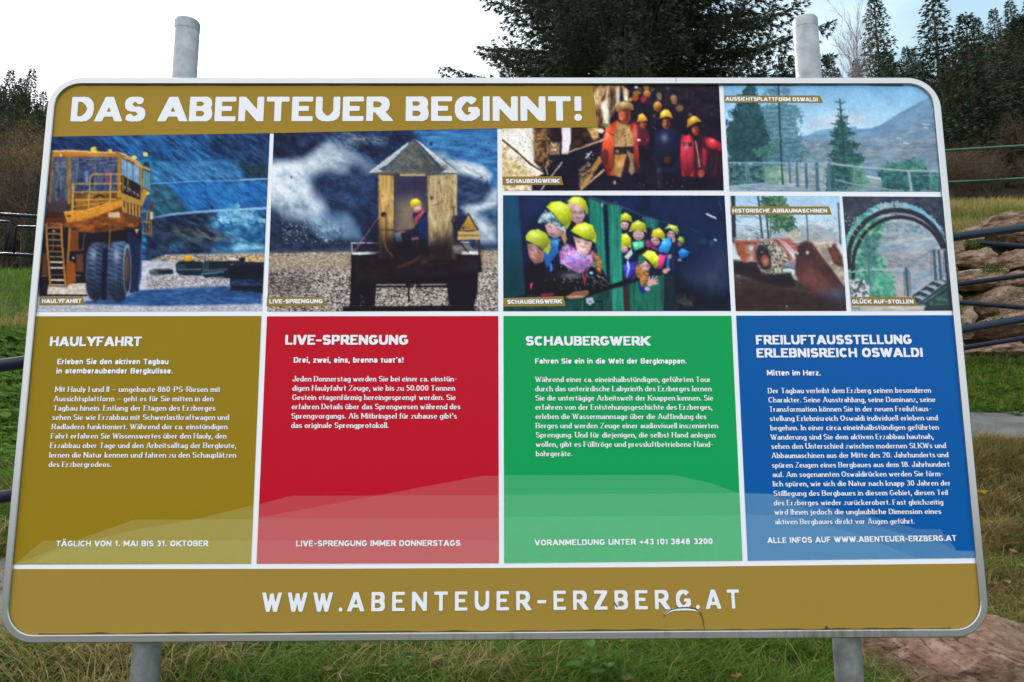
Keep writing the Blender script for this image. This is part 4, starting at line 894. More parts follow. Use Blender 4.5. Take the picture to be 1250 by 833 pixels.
def glyph(ch, sty):
    key = (ch, sty)
    if key in _gl: return _gl[key]
    v, h, xh, sb, ws, serif, g = STY[sty]
    w0, d = G[ch]
    low = ch.islower()
    while '@' in d:
        d = G[d[1]][1] + d[2:]
    W = max(w0 * ws, v * 1.0)
    if w0 < .3: W = v * 1.1
    top = xh if low else 1.0
    def fx(x): return v / 2 + x * (W - v)
    def fy(y):
        if not low: return h / 2 + y * (1 - h)
        if y < 0: return h / 2 + y * .27
        if y <= 1: return h / 2 + y * (xh - h)
        return xh - h / 2 + (y - 1) * (1.02 - xh)
    segs = []   # (ax,ay,bx,by,hwa, ext, clip)
    discs = []
    def wid(dx, dy):
        L = math.hypot(dx, dy) + 1e-9
        return (v * abs(dy) + h * abs(dx)) / L * (1.0 if abs(dx) < .1 * L or abs(dy) < .1 * L else .97)
    ser = []
    for pr in d.split(';'):
        t = pr.split(); a = [float(q) for q in t[1:]]
        if t[0] in 'lL':
            ax, ay, bx, by = fx(a[0]), fy(a[1]), fx(a[2]), fy(a[3])
            wd = wid(bx - ax, by - ay)
            if serif and abs(bx - ax) > .15 and (bx - ax) * (by - ay) > 0 and t[0] == 'l' and abs(by - ay) > .1: wd = wd * .6
            segs.append((ax, ay, bx, by, wd / 2, t[0] == 'l'))
            if serif and t[0] in 'lL' and abs(a[3] - a[1]) > .5:
                for (x, y, yy) in ((ax, ay, a[1]), (bx, by, a[3])):
                    if -.15 <= yy <= 0.02 or yy == -1: ser.append((x, (0 if yy > -.5 else fy(-1) - h / 2), 1, 1))
                    elif yy >= 1 and yy != 1.5 and not (yy == 1 and ch in 'AEFBDPRM' and 0):
                        ser.append((x, (top if yy < 1.4 else 1.02), -1, (1 if not low else 0)))
        elif t[0] == 'a':
            cx, cy, rx, ry, a0, a1 = a
            n = max(3, int(abs(a1 - a0) / 18))
            th = np.radians(np.linspace(a0, a1, n + 1))
            X = [fx(cx + rx * math.cos(q)) for q in th]; Y = [fy(cy + ry * math.sin(q)) for q in th]
            for i in range(n):
                segs.append((X[i], Y[i], X[i + 1], Y[i + 1], wid(X[i + 1] - X[i], Y[i + 1] - Y[i]) / 2, False))
                if i: discs.append((X[i], Y[i], min(segs[-1][4], segs[-2][4])))
        elif t[0] == 'd':
            r = v * (.56 if not serif else .5)
            y = fy(a[1]) if a[1] > 0 else r * .95
            if ch in 'iäöüj': y = xh + .2
            elif ch in 'ÄÜ': y = 1.2
            discs.append((fx(a[0]), y, r))
    m = .3
    x = np.arange(-m, W + m + g, g); y = np.arange(-.4, 1.4 + g, g)
    X, Y = np.meshgrid(x, y)
    f = np.full(X.shape, 9.0)
    for ax, ay, bx, by, hw, ext in segs:
        dx, dy = bx - ax, by - ay; L = math.hypot(dx, dy); dx /= L; dy /= L
        u = (X - ax) * dx + (Y - ay) * dy; p = abs((X - ax) * -dy + (Y - ay) * dx)
        if ext:
            e = (h / 2 if abs(dy) > .95 else v / 2 if abs(dx) > .95 else .3)
            q = np.maximum(p - hw, np.maximum(-u - e, u - L - e))
            if .05 < abs(dx) < .95:
                lo = min(ay, by) - h / 2; hi = max(ay, by) + h / 2
                if lo > -.2: lo = max(lo, 0)
                hi = min(hi, top)
                q = np.maximum(q, np.maximum(lo - Y, Y - hi))
                if ch == 'Z' or ch == 'z' or ch == 'N': q = np.maximum(q, np.maximum(-X, X - W))
        else:
            q = np.maximum(p - hw, np.maximum(-u, u - L))
        f = np.minimum(f, q)
    for cx, cy, r in discs: f = np.minimum(f, np.hypot(X - cx, Y - cy) - r)
    for sx, sy, up, both in ser:
        l = .09 + v / 2; rgt = l if (both or up == 1) else 0
        y0, y1 = (sy, sy + .06) if up == 1 else (sy - .06, sy)
        f = np.minimum(f, np.maximum(np.maximum(sx - l - X, X - sx - rgt), np.maximum(y0 - Y, Y - y1)))
    # contour the negative region
    V = []; F = []; vid = {}
    def vert(k, px, py):
        if k not in vid: vid[k] = len(V); V.append((px, py))
        return vid[k]
    ny, nx = f.shape
    ins = f < 0
    for j in range(ny - 1):
        i = 0
        while i < nx - 1:
            c = (ins[j, i], ins[j, i + 1], ins[j + 1, i + 1], ins[j + 1, i])
            if not any(c): i += 1; continue
            if all(c):
                k = i
                while k < nx - 1 and ins[j, k] and ins[j, k + 1] and ins[j + 1, k + 1] and ins[j + 1, k]: k += 1
                F.append((vert(('p', j, i), x[i], y[j]), vert(('p', j, k), x[k], y[j]), vert(('p', j + 1, k), x[k], y[j + 1]), vert(('p', j + 1, i), x[i], y[j + 1])))
                i = k; continue
            cor = ((j, i), (j, i + 1), (j + 1, i + 1), (j + 1, i))
            poly = []
            for q in range(4):
                a_, b_ = cor[q], cor[(q + 1) % 4]
                if ins[a_]: poly.append(vert(('p',) + a_, x[a_[1]], y[a_[0]]))
                if ins[a_] != ins[b_]:
                    t = f[a_] / (f[a_] - f[b_])
                    poly.append(vert(('e',) + tuple(sorted((a_, b_))), x[a_[1]] + (x[b_[1]] - x[a_[1]]) * t, y[a_[0]] + (y[b_[0]] - y[a_[0]]) * t))
            if len(poly) >= 3: F.append(tuple(poly))
            i += 1
    _gl[key] = (W, np.array(V), F)
    return _gl[key]

def text_mesh(items):
    """items: (string, style, xl, yl, xr, yr, cap) in photo pixels -> board (x,z) verts, faces"""
    V = []; F = []; off = 0
    for s, sty, xl, yl, xr, yr, cap in items:
        A = onboard(xl, yl); B = onboard(xr, yr)
        T = onboard((xl + xr) / 2, (yl + yr) / 2 - cap); M_ = onboard((xl + xr) / 2, (yl + yr) / 2)
        ch = T[1] - M_[1]
        length = np.linalg.norm(B - A) / ch
        sb = STY[sty][3]
        sp = .34 if sty != 'body' else .27
        nat = 0; gaps = 0
        for c in s:
            if c == ' ': nat += sp + sb
            else: nat += glyph(c, sty)[0] + sb
        nat -= sb
        k = length / nat
        e = (B - A) / np.linalg.norm(B - A)
        n = np.array([-e[1], e[0]])
        pos = 0
        for c in s:
            if c == ' ': pos += (sp + sb) * k; continue
            W, gv, gf = glyph(c, sty)
            P = A + (pos + gv[:, :1] * k) * ch * e + gv[:, 1:] * ch * n
            V.append(P); F += [tuple(i + off for i in q) for q in gf]; off += len(P)
            pos += (W + sb) * k
    return np.concatenate(V), F
# ------------------------------------------------------------------ materials
GALV = mat("galvanised_steel", (.26, .285, .31), .42, .45, .5, noise=((26, (.36, .385, .40), 5, .45, .62), (7, (.15, .165, .18), 4, .52, .72), (2.2, (.20, .20, .19), 5, .5, .66, (1, 1, .25))), bump=(60, .05, .002))
ALU = mat("aluminium_rim", (.66, .67, .68), .38, .25, .5, noise=((3.0, (.60, .61, .62), 4, .4, .7),), bump=(40, .03, .001))
BACK = mat("board_back", (.55, .56, .57), .5, .2)
PRINT = mat("printed_picture", rough=.3, spec=.08, attr="Col")
def printcol(name, hx):
    c = lin(hx)
    return mat(name, c, .32, 0, .08, noise=(150, c * .965, 2, .4, .75))
WHITE = mat("white_film", (.80, .82, .87), .45, 0, .35)
HAUL = printcol("ochre_film", '#917714'); HEADC = printcol("ochre_band_film", '#9b7e2c'); FOOTC = printcol("ochre_foot_film", '#9b8038')
RED = printcol("red_film", '#ba0e26'); GREEN = printcol("green_film", '#089a52'); BLUE = printcol("blue_film", '#00569f')
TAGC = printcol("ochre_caption_film", '#8d7634')
def veil(name, a, c=(.86, .88, .86)):
    m = mat(name, c, .45, 0, .14); n = m.node_tree.nodes; l = m.node_tree.links
    t = n.new("ShaderNodeBsdfTransparent"); ms = n.new("ShaderNodeMixShader"); ms.inputs[0].default_value = a
    l.new(t.outputs[0], ms.inputs[1]); l.new(n["Principled BSDF"].outputs[0], ms.inputs[2]); l.new(ms.outputs[0], n["Material Output"].inputs[0])
    return m
VEILS = {"ochre": veil("pale_ochre_overprint", .19, (.70, .66, .22)), "red": veil("pale_red_overprint", .135, (.88, .36, .36)), "green": veil("pale_green_overprint", .15, (.30, .88, .50)), "blue": veil("pale_blue_overprint", .14, (.30, .66, .88))}
LETTER = mat("white_lettering", (.77, .79, .84), .45, 0, .35)
DIRT = mat("dirt_streak", (.05, .05, .03), .9)

# ------------------------------------------------------------------ the information board
BW, BH, BZ = 2.6, 1.5734, 1.1405
BZ = 1.60 - 0.4595
board = empty("information_board", (0, 0.06, BZ), label="large white rimmed information board with the headline DAS ABENTEUER BEGINNT on two steel posts", cat="information board")

def rrect(x0, z0, x1, z1, r, n=10):
    P = []
    for cx, cz, a0 in ((x1 - r, z1 - r, 0), (x0 + r, z1 - r, 90), (x0 + r, z0 + r, 180), (x1 - r, z0 + r, 270)):
        for k in range(n + 1):
            a = math.radians(a0 + 90 * k / n); P.append((cx + r * math.cos(a), cz + r * math.sin(a)))
    return P
X0, X1, Z0, Z1 = -BW / 2, BW / 2, BZ, BZ + BH
RW = .0205
RO = .092
RI = RO - RW
outer = rrect(X0, Z0, X1, Z1, RO); inner = rrect(X0 + RW, Z0 + RW, X1 - RW, Z1 - RW, RI)
mid = rrect(X0 + .003, Z0 + .003, X1 - .003, Z1 - .003, RO - .003); mid2 = rrect(X0 + RW - .002, Z0 + RW - .002, X1 - RW + .002, Z1 - RW + .002, RI + .002)
n = len(outer)
V = []; F = []
prof = [(outer, .026), (outer, -.006), (mid, -.009), (mid2, -.009), (inner, -.007), (inner, -.0005)]
for ring, y in prof: V += [(p[0], y, p[1]) for p in ring]
for k in range(len(prof) - 1):
    for i in range(n):
        j = (i + 1) % n
        F.append((k * n + i, k * n + j, (k + 1) * n + j, (k + 1) * n + i))
# algae and dirt streaks on the rim are in its own material below
RIM = mat("aluminium_rim_weathered", (.70, .71, .72), .30, .85, .5)
nn = RIM.node_tree.nodes; ll = RIM.node_tree.links
tcn = nn.new("ShaderNodeTexCoord"); sx = nn.new("ShaderNodeSeparateXYZ"); ll.new(tcn.outputs['Object'], sx.inputs[0])
mpn = nn.new("ShaderNodeMapping"); mpn.inputs['Scale'].default_value = (26, 1, 5); ll.new(tcn.outputs['Object'], mpn.inputs[0])
tn = nn.new("ShaderNodeTexNoise"); tn.inputs['Scale'].default_value = 1.6; tn.inputs['Detail'].default_value = 5; tn.inputs['Roughness'].default_value = .7; ll.new(mpn.outputs[0], tn.inputs[0])
tn2 = nn.new("ShaderNodeTexNoise"); tn2.inputs['Scale'].default_value = 1.7; tn2.inputs['Detail'].default_value = 2; ll.new(tcn.outputs['Object'], tn2.inputs[0])
ad = nn.new("ShaderNodeMath"); ad.operation = 'ADD'; ll.new(tn.outputs[0], ad.inputs[0]); ll.new(tn2.outputs[0], ad.inputs[1])
mr = nn.new("ShaderNodeMapRange"); mr.inputs['From Min'].default_value = 1.06; mr.inputs['From Max'].default_value = 1.4; ll.new(ad.outputs[0], mr.inputs['Value'])
mz = nn.new("ShaderNodeMapRange"); mz.inputs['From Min'].default_value = .06; mz.inputs['From Max'].default_value = .0; ll.new(sx.outputs['Z'], mz.inputs['Value'])
mm = nn.new("ShaderNodeMath"); mm.operation = 'MULTIPLY'; ll.new(mr.outputs[0], mm.inputs[0]); ll.new(mz.outputs[0], mm.inputs[1])
mxx = nn.new("ShaderNodeMix"); mxx.data_type = 'RGBA'; mxx.inputs['A'].default_value = (.43, .44, .445, 1); mxx.inputs['B'].default_value = (.16, .16, .09, 1)
ll.new(mm.outputs[0], mxx.inputs['Factor']); ll.new(mxx.outputs['Result'], nn["Principled BSDF"].inputs['Base Color'])
rim = meshobj("rim", V, F, RIM, board)
# backing panel: front face is the white film
bp = rrect(X0 + .004, Z0 + .004, X1 - .004, Z1 - .004, RO - .004)
V = [(p[0], 0, p[1]) for p in bp] + [(p[0], .012, p[1]) for p in bp]
F = [tuple(range(n))[::-1], tuple(range(n, 2 * n))] + [(i, (i + 1) % n, n + (i + 1) % n, n + i) for i in range(n)]
panel = meshobj("panel", V, F, WHITE, board)
# stiffening rails behind
for z in (Z0 + .28, Z1 - .28):
    vv, ff = [], []
    for y in (.0125, .0225):
        vv += [(X0 + .1, y, z - .02), (X1 - .1, y, z - .02), (X1 - .1, y, z + .02), (X0 + .1, y, z + .02)]
    ff = [(0, 1, 2, 3)[::-1], (4, 5, 6, 7), (0, 1, 5, 4), (1, 2, 6, 5), (2, 3, 7, 6), (3, 0, 4, 7)]
    meshobj("rear_rail", vv, ff, GALV, board)

def clamp_round(P, pad=.0005):
    """keep printed points inside the rounded opening of the rim"""
    x0, x1, z0, z1 = X0 + RW - pad, X1 - RW + pad, Z0 + RW - pad, Z1 - RW + pad
    x = np.clip(P[:, 0], x0, x1); z = np.clip(P[:, 1], z0, z1)
    r = RI
    cx = np.clip(x, x0 + r, x1 - r); cz = np.clip(z, z0 + r, z1 - r)
    dx, dz = x - cx, z - cz; d = np.hypot(dx, dz); k = np.where(d > r, r / np.maximum(d, 1e-9), 1)
    return np.stack([cx + dx * k, cz + dz * k], 1)

def flat(name, pts, y, m, parent, **k):
    """flat print: outline in photo pixels, subdivided so that the rounded corners follow the rim"""
    P = np.array(pts, float)
    Q = []
    for i in range(len(P)):
        a, b = P[i], P[(i + 1) % len(P)]
        L = int(np.linalg.norm(b - a) / 4) + 1
        Q += [a + (b - a) * t / L for t in range(L)]
    Q = np.array(Q)
    B = clamp_round(onboard(Q[:, 0], Q[:, 1]))
    return meshobj(name, [(p[0], y, p[1]) for p in B], [tuple(range(len(B)))[::-1]], m, parent, **k)

QUADS = [('picture', [(63, 165), (329.5, 161.5), (320.2, 379.8), (45.6, 380.8)], paint_truck, "picture of a yellow mining truck with a passenger cabin and stairs"),
 ('picture', [(334.4, 159.5), (607, 156), (608.2, 380), (326, 380.5)], paint_cabin, "picture of a man in a wooden cabin in front of blasting smoke"),
 ('picture', [(612.4, 99), (877.3, 100), (883.5, 232.8), (613.3, 233)], paint_tunnel, "picture of helmeted visitors standing in a mine gallery"),
 ('picture', [(614, 238.7), (884.3, 239), (892.3, 379.8), (614.4, 380.2)], paint_train, "picture of children in yellow helmets leaning out of a green train"),
 ('picture', [(882.5, 100), (1150, 101), (1151.5, 234.3), (890.4, 233.5)], paint_platform, "picture of a viewing platform with spruces and mountains"),
 ('picture', [(891, 239.2), (1024.6, 239.6), (1033.2, 379.8), (898, 380)], paint_loader, "picture of an old rusty wheel loader with its bucket"),
 ('picture', [(1028, 240), (1152, 240.6), (1165, 379.4), (1039, 379.8)], paint_arch, "picture of steel arches and stairs above the open pit")]
for nm, q, fn, lb in QUADS:
    c = Canvas(q, 1.0)
    fn(c); c.finish(*{'paint_platform': (1.0, .06), 'paint_loader': (.95, .05), 'paint_arch': (.95, .08)}.get(fn.__name__, (1.08, 0)))
    B = clamp_round(onboard(c.X0, c.Y0))
    v = np.stack([B[:, 0], np.full(len(B), -.0010), B[:, 1]], 1)
    i0 = (np.arange(c.ny - 1)[:, None] * c.nx + np.arange(c.nx - 1)[None]).ravel()
    f = np.stack([i0, i0 + c.nx, i0 + c.nx + 1, i0 + 1], 1)
    # drop faces that collapsed onto the rim's edge
    e = np.linalg.norm(v[f[:, 0]] - v[f[:, 2]], axis=1) > 8e-4
    meshobj(nm, v, f[e], PRINT, board, cols=lin(np.clip(c.col, 0, 1)).astype(np.float32), label=lb)

L = lambda o, rows: [(s, st, o[0] + a / o[2], o[1] + b / o[2], o[0] + c_ / o[2], o[1] + d / o[2], cap) for s, st, a, b, c_, d, cap in rows]
band = flat("headline_band", [(58, 96), (722, 96), (722.8, 103), (729.5, 155.7), (608, 157.2), (330, 163), (60, 167.3)], -.0016, HEADC, board)
def letters(name, items, parent, y=-.0026, label=None):
    """one mesh per kind of line: heading, subheading, body text, closing line"""
    names = {'head': 'heading', 'sub': 'subheading', 'body': 'body_text', 'foot': 'closing_line'}
    for st in dict.fromkeys(i[1] for i in items):
        its = [i for i in items if i[1] == st]
        V, F = text_mesh(its)
        meshobj(names.get(st, name), np.stack([V[:, 0], np.full(len(V), y), V[:, 1]], 1), F, LETTER, parent)
# colour fields
fields = {
 'ochre': ([(41, 386.3), (319.2, 386), (306.5, 688.4), (15, 689.3)], HAUL, "ochre field headed HAULYFAHRT"),
 'red': ([(326, 386.4), (608.3, 386), (609, 687.7), (313.2, 688.4)], RED, "red field headed LIVE-SPRENGUNG"),
 'green': ([(614.5, 386), (892.7, 385.7), (906.3, 684.7), (615.4, 687.6)], GREEN, "green field headed SCHAUBERGWERK"),
 'blue': ([(898.5, 385.6), (1168, 385), (1195, 681.3), (912.7, 684.7)], BLUE, "blue field headed FREILUFTAUSSTELLUNG ERLEBNISREICH OSWALDI")}
FO = {k: flat("text_field", v[0], -.0010, v[1], board, label=v[2]) for k, v in fields.items()}
foot = flat("web_address_band", [(12, 694.8), (400, 694.4), (800, 692.4), (1196, 687.8), (1206, 775), (600, 780), (0, 781)], -.0010, FOOTC, board)

veils = {
 'ochre': [[(19, 688.5), (53, 660.2), (308, 660), (306.5, 688.2)], [(35, 683), (104, 656), (165, 634.6), (308.8, 634), (306.6, 688.2), (19, 688.5)],
           [(60, 676), (150, 650), (240, 634), (309.2, 617), (306.6, 688.2), (40, 688.4)]],
 'red': [[(315, 660), (609, 659.6), (608.9, 687.7), (313.3, 688.3)], [(316.2, 632.8), (609, 632.4), (608.9, 687.7), (313.3, 688.3)],
         [(316.6, 615.8), (356, 605.4), (608.8, 604.6), (608.9, 687.7), (313.3, 688.3)], [(316, 632), (400, 616.5), (588, 581.2), (608.7, 581), (608.9, 687.7), (313.3, 688.3)]],
 'green': [[(615.3, 631.3), (904, 629.2), (906.2, 684.7), (615.4, 687.6)], [(615.2, 604), (902.6, 602), (906.2, 684.7), (615.4, 687.6)],
           [(615.1, 580.4), (822, 580), (868, 590), (902.5, 602.5), (906.2, 684.7), (615.4, 687.6)]],
 'blue': [[(909, 602.5), (956, 603), (1020, 622), (1060, 630), (1120, 646.2), (1148, 646.2), (1168, 672.5), (1189, 672.5), (1190, 681.3), (912.6, 684.7)],
          [(909, 602), (940, 603.5), (985, 622), (1060, 640), (1150, 664), (1168, 673), (1189, 673), (1190, 681.3), (912.6, 684.7)],
          [(909.5, 628), (960, 630), (1040, 650), (1120, 681.8), (912.6, 684.7)]]}
for k, ps in veils.items():
    for i, p in enumerate(ps):
        flat("mountain_print", p, -.0013 - .0002 * i, VEILS[k], FO[k])

letters("headline_lettering", [("DAS", 'title', 86.4, 148.9, 177, 148.8, 29.8), ("ABENTEUER", 'title', 193.8, 148.8, 475.6, 148.4, 29.8), ("BEGINNT!", 'title', 495.2, 148.4, 711.2, 148.1, 29.8)], band)
letters("web_address_lettering", [("WWW.", 'url', 320, 746.9, 418, 746.6, 23.4), ("ABENTEUER-ERZBERG", 'url', 424.4, 746.4, 843.4, 743.4, 23.4), (".AT", 'url', 849.6, 743.4, 902.6, 742.8, 23.2)], foot)
o = (30, 385, 4.165)
letters("lettering", L(o, [("HAULYFAHRT", 'head', 130, 158, 595, 158, 11.6), ("Erleben Sie den aktiven Tagbau", 'sub', 168, 250, 733, 250, 6.6), ("in atemberaubender Bergkulisse.", 'sub', 163, 297, 755, 297, 6.6)] + [
 (s, 'body', a, b, c_, b, 6.4) for s, a, c_, b in (
 ("Mit Hauly I und II – umgebaute 860-PS-Riesen mit", 157, 997, 390), ("Aussichtsplattform – geht es für Sie mitten in den", 150, 962, 437.5), ("Tagbau hinein. Entlang der Etagen des Erzberges", 148, 972, 485),
 ("sehen Sie wie Erzabbau mit Schwerlastkraftwagen und", 143, 1041, 532), ("Radladern funktioniert. Während der ca. einstündigen", 140, 1033, 579.5), ("Fahrt erfahren Sie Wissenswertes über den Hauly, den", 136, 1028, 627),
 ("Erzabbau ober Tage und den Arbeitsalltag der Bergleute,", 132, 1077, 675), ("lernen die Natur kennen und fahren zu den Schauplätzen", 127, 1077, 723.5), ("des Erzbergrodeos.", 124, 443, 771))])
 + L((0, 553, 2.976), [("TÄGLICH VON 1. MAI BIS 31. OKTOBER", 'foot', 205, 339.5, 757, 339, 7.0)]), FO['ochre'])
o = (310, 385, 4.167)
letters("lettering", L(o, [("LIVE-SPRENGUNG", 'head', 160, 150.5, 785, 150.5, 11.8), ("Drei, zwei, eins, brenna tuat´s!", 'sub', 203, 242, 762, 242, 6.6)] + [
 (s, 'body', a, b, c_, b, 6.4) for s, a, c_, b in (
 ("Jeden Donnerstag werden Sie bei einer ca. einstün-", 197, 1033, 337), ("digen Haulyfahrt Zeuge, wie bis zu 50.000 Tonnen", 196, 1023, 384), ("Gestein etagenförmig hereingesprengt werden. Sie", 195, 1027, 431),
 ("erfahren Details über das Sprengwesen während des", 193, 1050, 478), ("Sprengvorgangs. Als Mitbringsel für zuhause gibt’s", 191, 1032, 525.5), ("das originale Sprengprotokoll.", 190, 685, 573))])
 + [("LIVE-SPRENGUNG IMMER DONNERSTAGS", 'foot', 361.6, 667, 562, 666.4, 7.0)], FO['red'])
o = (610, 385, 4.167)
letters("lettering", L(o, [("SCHAUBERGWERK", 'head', 132, 155, 762, 155, 11.4), ("Fahren Sie ein in die Welt der Bergknappen.", 'sub', 180, 247, 950, 247, 6.4)] + [
 (s, 'body', a, b, c_, b, 6.4) for s, a, c_, b in (
 ("Während einer ca. eineinhalbstündigen, geführten Tour", 180, 1072, 340), ("durch das unterirdische Labyrinth des Erzberges lernen", 180, 1077, 387), ("Sie die untertägige Arbeitswelt der Knappen kennen. Sie", 181, 1085, 434),
 ("erfahren von der Entstehungsgeschichte des Erzberges,", 181, 1080, 480.5), ("erleben die Wassermannsage über die Auffindung des", 182, 1050, 528), ("Berges und werden Zeuge einer audiovisuell inszenierten", 183, 1110, 575),
 ("Sprengung. Und für diejenigen, die selbst Hand anlegen", 183, 1096, 622), ("wollen, gibt es Fülltröge und pressluftbetriebene Hand-", 184, 1085, 669.5), ("bohrgeräte.", 184, 368, 717))])
 + [("VORANMELDUNG UNTER +43 (0) 3848 3200", 'foot', 652.7, 666, 869.7, 664.2, 7.0)], FO['green'])
o = (900, 385, 2.643)
letters("lettering", L(o, [("FREILUFTAUSSTELLUNG", 'head', 60, 95, 562, 93.5, 11.4), ("ERLEBNISREICH OSWALDI", 'head', 62, 137, 598, 135, 11.2), ("Mitten im Herz.", 'sub', 95, 195, 268, 195, 6.6)] + [
 (s, 'body', a, b, c_, b2, 6.3) for s, a, c_, b, b2 in (
 ("Der Tagbau verleiht dem Erzberg seinen besonderen", 98, 624, 252, 250), ("Charakter. Seine Ausstrahlung, seine Dominanz, seine", 100, 638, 281.5, 280), ("Transformation können Sie in der neuen Freiluftaus-", 102, 625, 311.5, 309.5),
 ("stellung Erlebnisreich Oswaldi individuell erleben und", 104, 646, 341.5, 339), ("begehen. In einer circa eineinhalbstündigen geführten", 106, 649, 371.5, 369), ("Wanderung sind Sie dem aktiven Erzabbau hautnah,", 107, 632, 401.5, 399),
 ("sehen den Unterschied zwischen modernen SLKWs und", 109, 672, 431, 428.5), ("Abbaumaschinen aus der Mitte des 20. Jahrhunderts und", 110, 680, 461, 458), ("spüren Zeugen eines Bergbaues aus dem 18. Jahrhundert", 111, 684, 492, 488.5),
 ("auf. Am sogenannten Oswaldirücken werden Sie förm-", 113, 664, 522, 519), ("lich spüren, wie sich die Natur nach knapp 30 Jahren der", 114, 687, 552, 549), ("Stilllegung des Bergbaues in diesem Gebiet, diesen Teil", 116, 678, 583, 579.5),
 ("des Erzberges wieder zurückerobert. Fast gleichzeitig", 117, 663, 613, 610.5), ("wird Ihnen jedoch die unglaubliche Dimension eines", 119, 657, 643, 640.5), ("aktiven Bergbaues direkt vor Augen geführt.", 121, 571, 674, 672))])
 + [("ALLE INFOS AUF WWW.ABENTEUER-ERZBERG.AT", 'foot', 936.5, 663.2, 1167, 660.3, 7.0)], FO['blue'])

# captions on the pictures
for fr, poly, (s, a, b, c_, d, cap) in (
 ((40, 155, 3.623), [(32, 752), (222, 751), (232, 788), (29, 790)], ("HAULYFAHRT", 42, 781, 217, 780, 5.2)),
 ((320, 155, 3.623), [(23, 753), (275, 753), (283, 792), (20, 795)], ("LIVE-SPRENGUNG", 32, 782, 268, 781, 5.2)),
 ((605, 95, 4.31), [(36, 522), (345, 520), (356, 565), (37, 567)], ("SCHAUBERGWERK", 55, 556, 333, 555, 4.9)),
 ((605, 235, 4.237), [(40, 548), (350, 538), (362, 588), (41, 592)], ("SCHAUBERGWERK", 60, 578, 342, 575, 5.1)),
 ((870, 95, 4.31), [(60, 95), (563, 95), (580, 133), (62, 133)], ("AUSSICHTSPLATTFORM OSWALDI", 67, 123.5, 552, 127, 4.8)),
 ((880, 235, 4.31), [(49, 75), (567, 75), (583, 118), (51, 118)], ("HISTORISCHE ABBAUMASCHINEN", 60, 108, 558, 108, 4.8)),
 ((880, 235, 4.31), [(684, 552), (1015, 552), (1032, 597), (688, 597)], ("GLÜCK AUF-STOLLEN", 690, 586, 1012, 586, 4.9))):
    P = [(fr[0] + p[0] / fr[2], fr[1] + p[1] / fr[2]) for p in poly]
    tg = flat("caption_strip", P, -.0016, TAGC, board, label="caption reading " + s)
    letters("lettering", L(fr, [(s, 'tag', a, b, c_, d, cap)]), tg, -.0022)

# small damage on the foot band: a lifted curl of film and a dark scratch
def pline(name, pts, wd, y, m, parent):
    V = []
    P = [onboard(*p) for p in pts]
    for i, p in enumerate(P):
        t = P[min(i + 1, len(P) - 1)] - P[max(i - 1, 0)]; t = t / np.linalg.norm(t); nn_ = np.array([-t[1], t[0]])
        w_ = wd * (0.35 + math.sin(math.pi * (i + .5) / len(P))) / 2
        V += [(p[0] + nn_[0] * w_, y, p[1] + nn_[1] * w_), (p[0] - nn_[0] * w_, y, p[1] - nn_[1] * w_)]
    F = [(2 * i, 2 * i + 1, 2 * i + 3, 2 * i + 2) for i in range(len(P) - 1)]
    return meshobj(name, V, F, m, parent)
pline("peeled_film", [(811, 750), (816, 746), (824, 743.6), (833, 743), (842, 743.2), (849, 744.5), (854, 747)], .006, -.0032, WHITE, foot)
pline("scratch", [(810, 753), (812, 749), (817, 745), (826, 742.2), (838, 741.6), (848, 743), (855, 748), (858, 757), (860, 772)], .0026, -.0036, DIRT, foot)
pline("scratch", [(749.5, 735), (752, 739), (753.5, 741)], .003, -.0036, DIRT, foot)
pline("dirt_spot", [(1008, 764), (1009, 768), (1009.5, 771)], .006, -.0030, DIRT, foot)
pline("joint", [(824.3, 95.5), (824.5, 102.5)], .0016, -.0093, DIRT, rim)
# uneven dark line along the rim's top and bottom inner edges
EDGE_DARK = veil("dark_edge_film", .55)
EDGE_DARK.node_tree.nodes["Principled BSDF"].inputs['Base Color'].default_value = (.03, .027, .018, 1)
def ribbon(name, z, wd, x0, x1, seed):
    N = 160; V = []
    for i in range(N + 1):
        x = x0 + (x1 - x0) * i / N
        hgt = wd * (.25 + 1.1 * float(vnoise(np.array(i * .37), np.array(seed * 3.1), seed)))
        V += [(x, -.0030, z), (x, -.0030, z + hgt)]
    return meshobj(name, V, [(2 * i, 2 * i + 2, 2 * i + 3, 2 * i + 1) for i in range(N)], EDGE_DARK, board)
ribbon("dark_edge_line", Z0 + RW - .0005, .0050, X0 + RI + .03, X1 - RI - .03, 3)
ribbon("dark_edge_line", Z1 - RW + .0003, -.0036, X0 + RI + .03, X1 - RI - .03, 5)

# posts
def post(pxt, pyt, pxb, pyb, name="post"):
    D = 2.1393 + .075
    a = at(pxt, pyt, D); b = at(pxb, pyb, D)
    x = (a[0] + b[0]) / 2; zt = a[2]; r = .037
    P = [(x, .075, -.2), (x, .075, zt - .05), (x, .075, zt - .034)]
    v1, f1 = tube([(x, .075, -.2), (x, .075, zt - .0306)], r, 36)
    po = meshobj(name, v1, f1, GALV, board)
    po.data.polygons.foreach_set("use_smooth", [len(p.vertices) == 4 for p in po.data.polygons])
    v2, f2 = tube([(x, .075, zt - .0305), (x, .075, zt - .003), (x, .075, zt + .0015), (x, .075, zt + .004)], [r + .0003, r + .0003, r - .002, r - .014], 36)
    meshobj("post_cap", v2, f2, GALV, po, smooth=False)
    for z in (Z0 + .28, Z1 - .28):
        v3, f3 = tube([(x, .075, z - .02), (x, .075, z + .02)], r + .004, 30)
        meshobj("clamp", v3, f3, GALV, po)
post(230.5, 27.5, 176.5, 803)
post(981.5, 25, 1036.2, 805)
